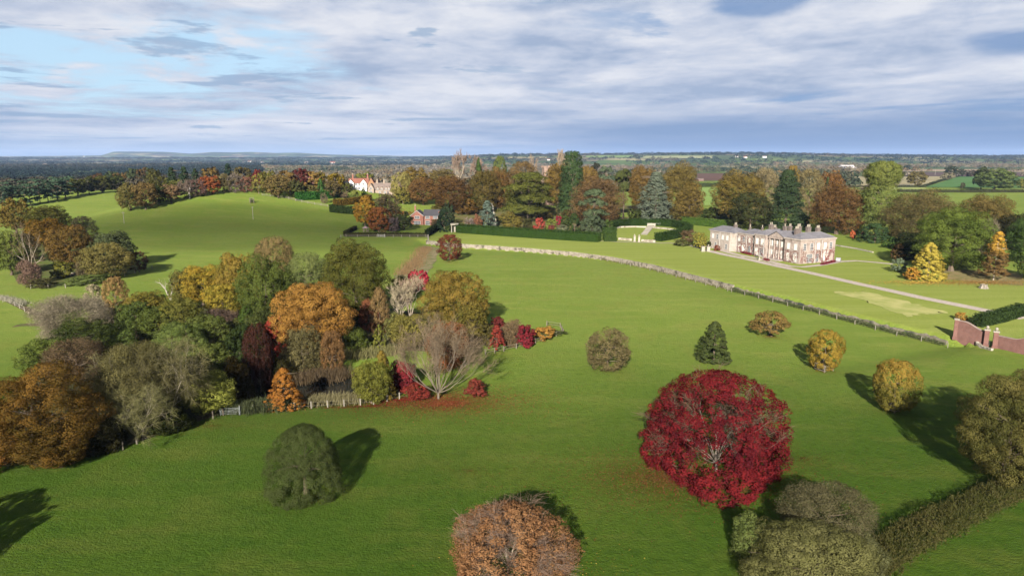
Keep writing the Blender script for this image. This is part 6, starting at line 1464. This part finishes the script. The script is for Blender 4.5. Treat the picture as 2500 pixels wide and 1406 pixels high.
def roof_house():
    p = at_y(763, 470); r = empty('red_roofed_house', p, R(10)); tag(r, 'house with pinkish red roofs peeping between the village trees', 'house')
    s = depth(p) / F; k = 30 * s / 14.0; r.scale = (k, k, k); zt = (z_at(763, 429, p) - p.z) / k; e = zt - 5.0
    gable(r, -7, 7, 1, 8, -1, e, zt - .8, 'x', BRICK, REDTILE)
    for x in (-4.5, 2.2): gable(r, x - 2.2, x + 2.2, -1, 4.5, -1, e, zt - 1.4, 'y', BRICK2, REDTILE, .3, verge=WHITE); window(r, 'y', -1, x, e - 1.6, 1.3, 1.5, bars=(2, 2))
    chimney(r, 3.5, 5, zt - 2, zt + 1.2, .9, .8, BRICK)
roof_house()
def gable_house():
    p = at(836, 466); r = empty('brick_cottage', p, R(-18)); tag(r, 'small brick cottage with a white edged gable left of the white house', 'house')
    s = depth(p) / F; k = 20 * s / 7.0; r.scale = (k, k, k)
    gable(r, -3.5, 3.5, 0, 9, -1, 4.6, 7.6, 'y', BRICK2, SLATE, .5, verge=WHITE)
    window(r, 'y', 0, -1.2, 3.6, 1.0, 1.2, bars=(2, 2)); window(r, 'y', 0, 1.2, .8, 1.2, 1.2, bars=(2, 2)); MB().box(-.5, .5, -.5, -.003, -1, 9.2).build('chimney', BRICK2, r)
gable_house()
def barn(px, py, wpx, label, wall, roof, rot, e=3.5, rz=6.5, D=None, group=None, w_=16, d=8):
    p = at(px, py) if D is None else at_y(px, D); r = empty('farm_building', p, rot); tag(r, label, 'farm building', group)
    s = depth(p) / F; k = wpx * s / w_; r.scale = (k, k, k)
    gable(r, -w_ / 2, w_ / 2, 0, d, -1, e, rz, 'x', wall, roof)
    for x in (-w_ * .3, 0, w_ * .3): window(r, 'y', 0, x, 1.0, 1.3, 1.3, bars=(2, 2))
PALEROOF = roofmat('pale sheet roof', (0.238, 0.214, 0.214), (0.199, 0.181, 0.181))
for a in ((2058, 417, 26, 'grey roofed farm building, left one of the far farm', BRICK2, SLATE, R(8)), (2070, 416, 30, 'long pale roofed barn in the middle of the far farm', RENDERW, PALEROOF, R(-5)), (2086, 416.5, 18, 'pink roofed barn, right one of the far farm', RENDERW, PALEROOF, R(15)),
          (2045, 423, 10, 'small white shed in front of the far farm', RENDERW, SLATE, R(20)), (1712, 442, 14, 'brick shed by the brown field behind the wood', BRICK2, BROWNTILE, R(10))): barn(*a)
for i, (px, py, wp) in enumerate([(608, 397.5, 9), (640, 399.5, 7), (705, 400, 6), (747, 400.5, 9), (812, 402, 12), (1868, 386, 9), (1820, 386.5, 8), (2008, 405, 8), (1340, 392, 6), (107, 406, 10), (118, 405, 7), (204, 383, 4), (1800, 384.5, 7), (595, 397, 5), (1270, 378.5, 5)]):
    barn(px, py, wp, 'tiny white walled farmhouse far off on the plain', RENDERW, BROWNTILE if i % 2 else REDTILE, R((i * 37) % 50 - 25), 5, 8, group='farmhouses scattered over the far plain', w_=13)
# ------------------------------------------------------------------ brick garden wall on the right
def brick_wall(name, x0px, x1px, label, dip=None, hgt=(3.6, 3.6)):
    a, b = at(*x0px), at(*x1px); d = b - a; d.z = 0; L_ = d.length; q = math.atan2(d.y, d.x)
    r = empty(name, a, q); tag(r, label, 'brick wall'); n = 24; t = .24; mb = MB(); cp = MB(); top = []
    for k in range(n + 1):
        f = k / n; z = hgt[0] + (hgt[1] - hgt[0]) * (ss(np.array(f), *dip) if dip else f); top.append((L_ * f, float(z)))
    vs = [(x, -t, -1.2) for x, z in top] + [(x, -t, z) for x, z in top] + [(x, t, z) for x, z in top] + [(x, t, -1.2) for x, z in top]; m = n + 1; fs = []
    for k in range(n):
        for j in range(3): fs.append((j * m + k, j * m + k + 1, (j + 1) * m + k + 1, (j + 1) * m + k))
    fs += [(0, m, 2 * m, 3 * m), (n, 3 * m + n, 2 * m + n, m + n)]
    mb.add(vs, fs); mb.build('brickwork', BRICK2, r)
    cv = []
    for (x, z) in top: cv += [(x, -t - .08, z + .003), (x, -t - .08, z + .14), (x, t + .08, z + .14), (x, t + .08, z + .003)]
    fs = []
    for k in range(n):
        for j in range(4): fs.append((k * 4 + j, k * 4 + (j + 1) % 4, k * 4 + 4 + (j + 1) % 4, k * 4 + 4 + j))
    cp.add(cv, fs + [(3, 2, 1, 0), tuple(n * 4 + j for j in range(4))]); cp.build('coping', mat('coping stone', (0.171, 0.128, 0.112), .95, scale=2), r)
    return r, L_
brick_wall('garden_wall', (2329, 824), (2410, 843), 'old brick garden wall sweeping down to the left of the gate', (.25, .85), (4.2, 2.9))
brick_wall('garden_wall', (2427, 847), (2560, 880), 'old brick garden wall running right from the gate', (.35, .62), (2.7, 3.5))
pier(2331, 825, 4.35, .8, 'brick end pier of the garden wall', 'pier', BRICK2, False, 'wall_pier', R(-30))
pier(2406, 843, 3.5, .9, 'brick gate pier with ball finial left of the iron gate', 'gate pier', BRICK2, True, 'gate_pier', R(-30))
pier(2428, 848, 3.5, .9, 'brick gate pier with ball finial right of the iron gate', 'gate pier', BRICK2, True, 'gate_pier', R(-30))
field_gate(2417, 845, 2.0, 'dark iron garden gate between the brick piers', R(-32), mat('dark iron', (.03, .035, .03), .6), 2.2)
wall_line('garden_kerb', [at(2384, 846), at(2400, 850), at(2422, 856)], .6, -.3, .5, STONE_P, 'low pale stone step wall below the iron gate', 'stone wall', .03)
# ------------------------------------------------------------------ small things in the fields
def tree_guard(px, py, s, h_, label, cant=True):
    p = at(px, py); r = empty('tree_guard', p, R(25)); tag(r, label, 'tree guard')
    for x in (-s, s):
        for y in (-s, s): MB().box(x - .09, x + .09, y - .09, y + .09, -.3, h_ + .15).build('post', WOOD, r)
    for k in range(3):
        z = h_ * (k + 1) / 3 - .1; mb = MB()
        for y in (-s - .1, s + .1): mb.box(-s, s, y - .03, y + .03, z - .08, z + .08)
        for x in (-s - .1, s + .1): mb.box(x - .03, x + .03, -s, s, z - .083, z + .077)
        mb.build('rail', WOOD, r)
tree_guard(2011, 904, 1.2, 1.35, 'square timber guard round the orange gold field tree')
tree_guard(2182, 1004, .55, 1.3, 'small timber guard round the trunk of the olive gold tree')
tree_guard(615, 496, 1.0, 3.0, 'tall timber guard with a sapling on the hill field')
tree('shrub', 615, 495, 484, 8, ('5c6a3c', '424e2c'), 'sapling inside the guard on top of the hill field', cat='sapling')
def pole(px, yb, yt, label, r_=.09, arm=False):
    p = at(px, yb); h_ = z_at(px, yt, p) - p.z; r = empty('utility_pole', p, R(30)); tag(r, label, 'pole'); m = mat('pale pole', (0.218, 0.199, 0.171), .9, scale=2)
    MB().tube([(0, 0, -.5), (0, 0, h_)], [r_ * 1.3, r_], 8).build('pole', m, r)
    MB().box(-.7, .7, -.06, .06, h_ - .6, h_ - .45).build('crossarm', m, r)
pole(303, 546, 517, 'thin pale pole on the hill field left of the sapling guard'); pole(618, 536, 504, 'thin pale pole below the sapling guard on the hill field')
pole(2283, 428, 414, 'far utility pole in front of the ploughed field, left one', .2); pole(2306, 428, 412, 'far utility pole in front of the ploughed field, right one', .2)
pole(979, 418, 402, 'pale post above the trees left of the wood', .3)
pole(1938, 548, 524, 'thin white flagpole behind the mansion', .1)
def stump(px, py, label):
    p = at(px, py); r = empty('tree_stump', p); tag(r, label, 'stump'); rng = random.Random(5); n = 14
    pr = [(1.5, -.2), (1.15, .3), (.95, .8), (.9, 1.3)]; vs = []
    for i, (q, z) in enumerate(pr):
        for k in range(n): a = 2 * math.pi * k / n; rr = q * (1 + .16 * math.sin(k * 2.6) + rng.uniform(-.06, .06)); vs.append((rr * math.cos(a), rr * math.sin(a), z + (rng.uniform(-.25, .25) if i == 3 else 0)))
    fs = [(i * n + k, i * n + (k + 1) % n, (i + 1) * n + (k + 1) % n, (i + 1) * n + k) for i in range(3) for k in range(n)]
    MB().add(vs, fs).build('bark', mat('stump bark', (0.199, 0.176, 0.147), .95, scale=3, col2=(0.076, 0.062, 0.048), bump=.6), r)
    MB().add([(v[0] * .99, v[1] * .99, 1.2) for v in vs[-n:]], [tuple(range(n))]).build('cut_face', mat('cut wood', (0.238, 0.199, 0.147), .9, scale=3), r)
stump(2401, 704, 'grey weathered tree stump on the lawn near the larch')
def logs(px, py):
    p = at(px, py); rng = random.Random(3); m = mat('bleached log', (0.266, 0.228, 0.190), .95, .1, scale=3, col2=(0.171, 0.138, 0.110))
    for k in range(9):
        a = rng.uniform(-.7, .7); l = rng.uniform(1.4, 3.0); q = Vector((rng.uniform(-2.6, 2.6), rng.uniform(-1.2, 1.2), .3 + .42 * (k // 3)))
        d = Vector((math.cos(a), math.sin(a), rng.uniform(-.08, .08))) * l / 2
        o = MB().tube([-d, d], [rng.uniform(.2, .34), rng.uniform(.16, .28)], 9).build('log', m, None, p + q)
        tag(o, 'pale felled log in the heap in front of the hillside copse', 'log', 'heap of felled logs')
logs(166, 675)
def gazebo(px, py):
    p = at(px, py); r = empty('garden_shelter', p); tag(r, 'small pinkish hexagonal shelter under the orange maples', 'shelter'); m = mat('pinkish painted wood', (0.171, 0.119, 0.128), .8)
    for k in range(6): a = math.pi * k / 3; MB().box(1.3 * math.cos(a) - .07, 1.3 * math.cos(a) + .07, 1.3 * math.sin(a) - .07, 1.3 * math.sin(a) + .07, -.2, 1.9).build('post', m, r)
    MB().lathe([(1.9, 1.9), (1.75, 2.05), (.05, 2.9)], 6).build('roof', mat('pinkish shelter roof', (0.199, 0.143, 0.152), .8), r)
gazebo(893, 566)
# ------------------------------------------------------------------ fallen leaves (uncountable)
def litter(name, px, py, rx, ry, n, cols, leaf=.09, ring=0.0, rot=0.0):
    c = at(px, py); rng = np.random.default_rng(n + int(px)); a = rng.uniform(0, 6.283, n); q = np.abs(rng.normal(size=n)) * .62 + ring * rng.random(n)
    x0, y0 = q * rx * np.cos(a), q * ry * np.sin(a); cr, sr = math.cos(rot), math.sin(rot)
    x = c.x + x0 * cr - y0 * sr; y = c.y + x0 * sr + y0 * cr; z = H(x, y) + .05 + rng.random(n) * .05
    P = np.stack([x - c.x, y - c.y, z - c.z], -1); nn = unit(np.array([[0, 0, 1.0]]) + .45 * rng.normal(size=(n, 3)))
    CA = np.array([alb(h_, .5) for h_ in cols]); k = rng.integers(0, len(cols), n)
    me = quads_mesh(name, leaf_quads(P, nn, leaf, rng, .9), 4, {'col': CA[k] * rng.uniform(.7, 1.2, (n, 1))})
    o = link(name, me, vcolmat('fallen leaf')); o.location = c; tag(o, kind='stuff'); o['label'] = 'fallen autumn leaves lying on the grass'
litter('fallen_leaves', 1090, 985, 18, 9, 15000, ('94563a', '80402e', '9a6a3c', '763628'), .085)
litter('fallen_leaves', 1000, 975, 9, 3.5, 3800, ('8a342e', '7a2c28', '86442f'), .085)
litter('fallen_leaves', 900, 992, 14, 1.6, 1300, ('7c3a2c', '6c3a28'), .08)
litter('fallen_leaves', 1660, 1165, 16, 9, 24000, ('7c5a34', '6c4a2c', '7c4432', '706030'), .085)
litter('fallen_leaves', 1960, 1120, 16, 12, 2200, ('5c4c28', '665428'), .065)
litter('fallen_leaves', 2250, 690, 16, 5, 2600, ('d8b85a', 'c8a048'), .13)
litter('fallen_leaves', 2400, 690, 26, 6, 6000, ('b08a54', '9a7848', 'c09a58'), .13)
litter('fallen_leaves', 520, 1040, 22, 7, 2000, ('7c7034', '6e6030', '7a6c38'), .07)
litter('fallen_leaves', 1330, 1400, 9, 6, 1800, ('c0a84a', 'b07a3c'), .06)
litter('fallen_leaves', 980, 520, 30, 14, 2500, ('96643a', '84552f'), .3)
litter('fallen_leaves', 1660, 548, 14, 5, 2000, ('b0603a', '96502f'), .22)
for x_, y_, r_, n_, c_ in ((1483, 904, 4.5, 900, ('6a5a34', '5c5430')), (1880, 822, 4.5, 1100, ('8a6e34', '7a6a3a')), (2011, 906, 4, 700, ('8a6a2c', '7c6a34')), (2181, 1006, 4.5, 900, ('6e6430', '5c5a2c')), (750, 1215, 6, 1400, ('4c4a28', '5a5230')), (1097, 640, 5, 600, ('7c5434', '6a4c30'))):
    litter('fallen_leaves', x_, y_, r_, r_ * .8, n_, c_, .07)
litter('fallen_leaves', 1150, 1150, 55, 30, 7000, ('7c7438', '6a5a30', '7a5a30'), .055)
# reeds and dead growth on the pond margin
def reeds(name, line, n, h_, sp, pal, label, w_=.05):
    rng = np.random.default_rng(n); P = np.array([tuple(at(*p)) for p in line]); i = rng.integers(0, len(P) - 1, n); f = rng.random((n, 1))
    p = P[i] * (1 - f) + P[i + 1] * f; p[:, :2] += rng.normal(size=(n, 2)) * sp; p[:, 2] = np.maximum(H(p[:, 0], p[:, 1]), -3.35)
    o = P[0]; d = unit(np.array([[0, 0, 1.0]]) + .25 * rng.normal(size=(n, 3)))
    me = quads_mesh(name, strip_quads(p - o, d, h_, w_, rng), 4, {'v': rng.random(n), 't': rng.random(n)})
    q = link(name, me, leafmat(alb(pal[0]), alb(pal[1]), .15)); q.location = o; tag(q, kind='stuff'); q['label'] = label
reeds('reeds', [(560, 1005), (640, 1000), (700, 996)], 4200, 1.5, 1.3, ('6a7450', '4c5638'), 'green reeds at the near left margin of the pond')
reeds('reeds', [(720, 992), (800, 988), (880, 983)], 3600, 1.1, .9, ('9a8f6c', '7c7350'), 'straw coloured dead grass behind the pond fence')
reeds('reeds', [(700, 945), (760, 935), (830, 930)], 4500, 1.6, 1.6, ('7a6850', '5c4c3a'), 'brown dead stems on the marshy pond bank')
reeds('reeds', [(830, 872), (900, 868), (960, 862)], 3200, 1.5, .9, ('a09a68', '7c7a4c'), 'pale reeds on the far margin of the pond')
reeds('rank_grass', [(1040, 604), (1015, 640), (985, 672)], 5000, .8, 2.0, ('b89a70', '96804f'), 'rank dry grass filling the ditch below the wall corner')
reeds('rank_grass', [(60, 745), (30, 735), (0, 728)], 1600, .8, .8, ('c8c4ac', 'a09c80'), 'whitish dead weeds along the left fence')

# ------------------------------------------------------------------ far woods: masses nobody could count
FIELD_PX = [[(2100, 421), (2520, 421), (2520, 432), (2100, 431)], [(2080, 433), (2335, 431), (2250, 456), (2050, 455)], [(2342, 432), (2520, 433), (2520, 460), (2258, 458)],
            [(1690, 424), (1775, 424), (1775, 500), (1690, 500)], [(70, 433), (236, 421), (232, 430), (80, 438)], [(205, 401), (303, 398), (303, 402), (205, 406)], [(2150, 412.5), (2520, 412), (2520, 420), (2140, 420)],
            [(1430, 381), (1545, 381), (1545, 385.5), (1430, 386)], [(1225, 384.5), (1335, 384), (1335, 387.5), (1225, 388)], [(1570, 382), (1740, 381.5), (1740, 388), (1570, 387.5)]]
FIELDS = [np.array([at(*p)[:2] for p in q]) for q in FIELD_PX]
def inpoly(x, y, P):
    c = np.zeros(len(x), bool); n = len(P)
    for i in range(n):
        a, b = P[i], P[(i + 1) % n]
        m = ((a[1] > y) != (b[1] > y)) & (x < (b[0] - a[0]) * (y - a[1]) / (b[1] - a[1] + 1e-12) + a[0]); c ^= m
    return c
def far_woods(name, label, d0, d1, n, seed, thr, pal, exclude=None, size=(9, 15), q=46, umin=-.82, umax=.82):
    rng = np.random.default_rng(seed); u = rng.uniform(umin, umax, n); y = np.exp(rng.uniform(math.log(d0), math.log(d1), n)); x = u * y
    wood = vnoise(x / 420 + 7, y / 300, 1) * .6 + vnoise(x / 130, y / 110, 2) * .4
    # hedgerow lines between fields
    gx, gy = np.abs((x * .9 + y * .35) / 230 % 1 - .5), np.abs((y * .95 - x * .3) / 190 % 1 - .5)
    hed = (np.minimum(gx, gy) < .045) & (rng.random(n) < .8)
    keep = (wood > thr) | hed
    if exclude is not None: keep &= ~exclude(x, y)
    for P in FIELDS: keep &= ~inpoly(x, y, P)
    x, y = x[keep], y[keep]; wood = wood[keep]; n = len(x); z = H(x, y)
    h_ = rng.uniform(*size, n) * (1 + np.clip((y - 2500) / 9000, 0, .6)); wd = h_ * rng.uniform(.8, 1.3, n) * (1 + np.clip((y - 2000) / 3000, 0, 2.2))
    kind = (vnoise(x / 330, y / 700, 5) * .7 + .3 * rng.random(n)); CA = np.array([alb(c, .5) for c in pal]); ci = np.clip((kind * len(pal) * 1.25 - .12 * len(pal)).astype(int), 0, len(pal) - 1)
    i = np.repeat(np.arange(n), q); m = len(i)
    t = unit(rng.normal(size=(m, 3))); t[:, 2] = np.abs(t[:, 2]) * 1.0 - .1
    pos = np.stack([x[i] + t[:, 0] * wd[i] * .5, y[i] + t[:, 1] * wd[i] * .5, z[i] + h_[i] * (.42 + .56 * t[:, 2])], -1) + rng.normal(size=(m, 3)) * (h_[i] * .05)[:, None]
    nn = unit(t + .5 * rng.normal(size=(m, 3))); s = (np.sqrt(wd[i] * h_[i]) * .16)[:, None]
    col = CA[ci][i] * rng.uniform(.75, 1.25, (n, 1))[i] * rng.uniform(.85, 1.15, (m, 1))
    o_ = bpy.data.objects.new(name, quads_mesh(name, leaf_quads(pos, nn, s, rng), 4, {'col': col})); COL.objects.link(o_)
    o_.data.materials.append(vcolmat('far foliage')); tag(o_, kind='stuff'); o_['label'] = label
pal_dark = ('24342f', '2a3a36', '343f38', '40443a', '5c5646')  # dark wood tones that also stand in for cloud shade on the left plain
pal_mid = ('465444', '60644c', '7c765e', '8c8272', '8a785c', '807a6e')
far_woods('woodland', 'dark woods of the near plain behind the pine plantation', 690, 1700, 3400, 1, .38, pal_dark, lambda x, y: (x / y > -.30) & (y < 800), (9, 15), 60, -.85, -.42)
far_woods('woodland', 'woods and hedgerows of the near plain behind the hill', 720, 1700, 4200, 7, .46, pal_mid, lambda x, y: (x / y > .20) & (y < 1250) | (x / y > -.30) & (y < 800), (8, 14), 60, -.42, .82)
far_woods('woodland', 'dark woods of the middle plain on the left', 1700, 3600, 3600, 2, .30, pal_dark, None, (10, 16), 40, -.85, -.36)
far_woods('woodland', 'grey brown woods and hedgerows of the middle plain', 1700, 3600, 5600, 8, .45, pal_mid + ('8a7c6c',), None, (9, 15), 40, -.36, .85)
far_woods('woodland', 'far woods fading into the blue distance', 3600, 12000, 7000, 3, .40, pal_dark, None, (10, 16), 26)
far_woods('woodland', 'band of autumn wood beyond the ploughed fields', 2050, 2420, 900, 4, .0, ('8a6a48', '6a6a48', '9a6a4c', '5a6048', '8c5a44'), None, (14, 20), 60, .53, .9)
far_woods('woodland', 'dark wood in the hollow behind the village and church', 800, 1250, 1100, 5, .30, ('3c4a3c', '48523c', '5c5c44', '7a6a50'), None, (9, 14), 60, -.42, .05)
far_woods('woodland', 'wood closing the view behind the giant conifer', 900, 1500, 1500, 6, .25, ('4a5240', '5a5a42', '7c6a48', '94805c', '6c6450'), lambda x, y: (x / y > .235) & (x / y < .34) & (y < 1150), (10, 15), 60, .0, .5)
# ------------------------------------------------------------------ haze
hz = MB().box(-24500, 24500, -24500, 24500, -17, 300).build('haze', None); tag(hz, kind='stuff'); hz['label'] = 'thin blue haze lying over the plain'
hm = bpy.data.materials.new('haze'); hm.use_nodes = True; nt = hm.node_tree; nt.nodes.clear()
pv = nd(nt, 'ShaderNodeVolumePrincipled', {'Color': (0.30, 0.42, 0.68, 1), 'Density': 3.6e-5, 'Anisotropy': 0.0})
nt.links.new(pv.outputs[0], nd(nt, 'ShaderNodeOutputMaterial').inputs['Volume'])
hz.data.materials.append(hm)
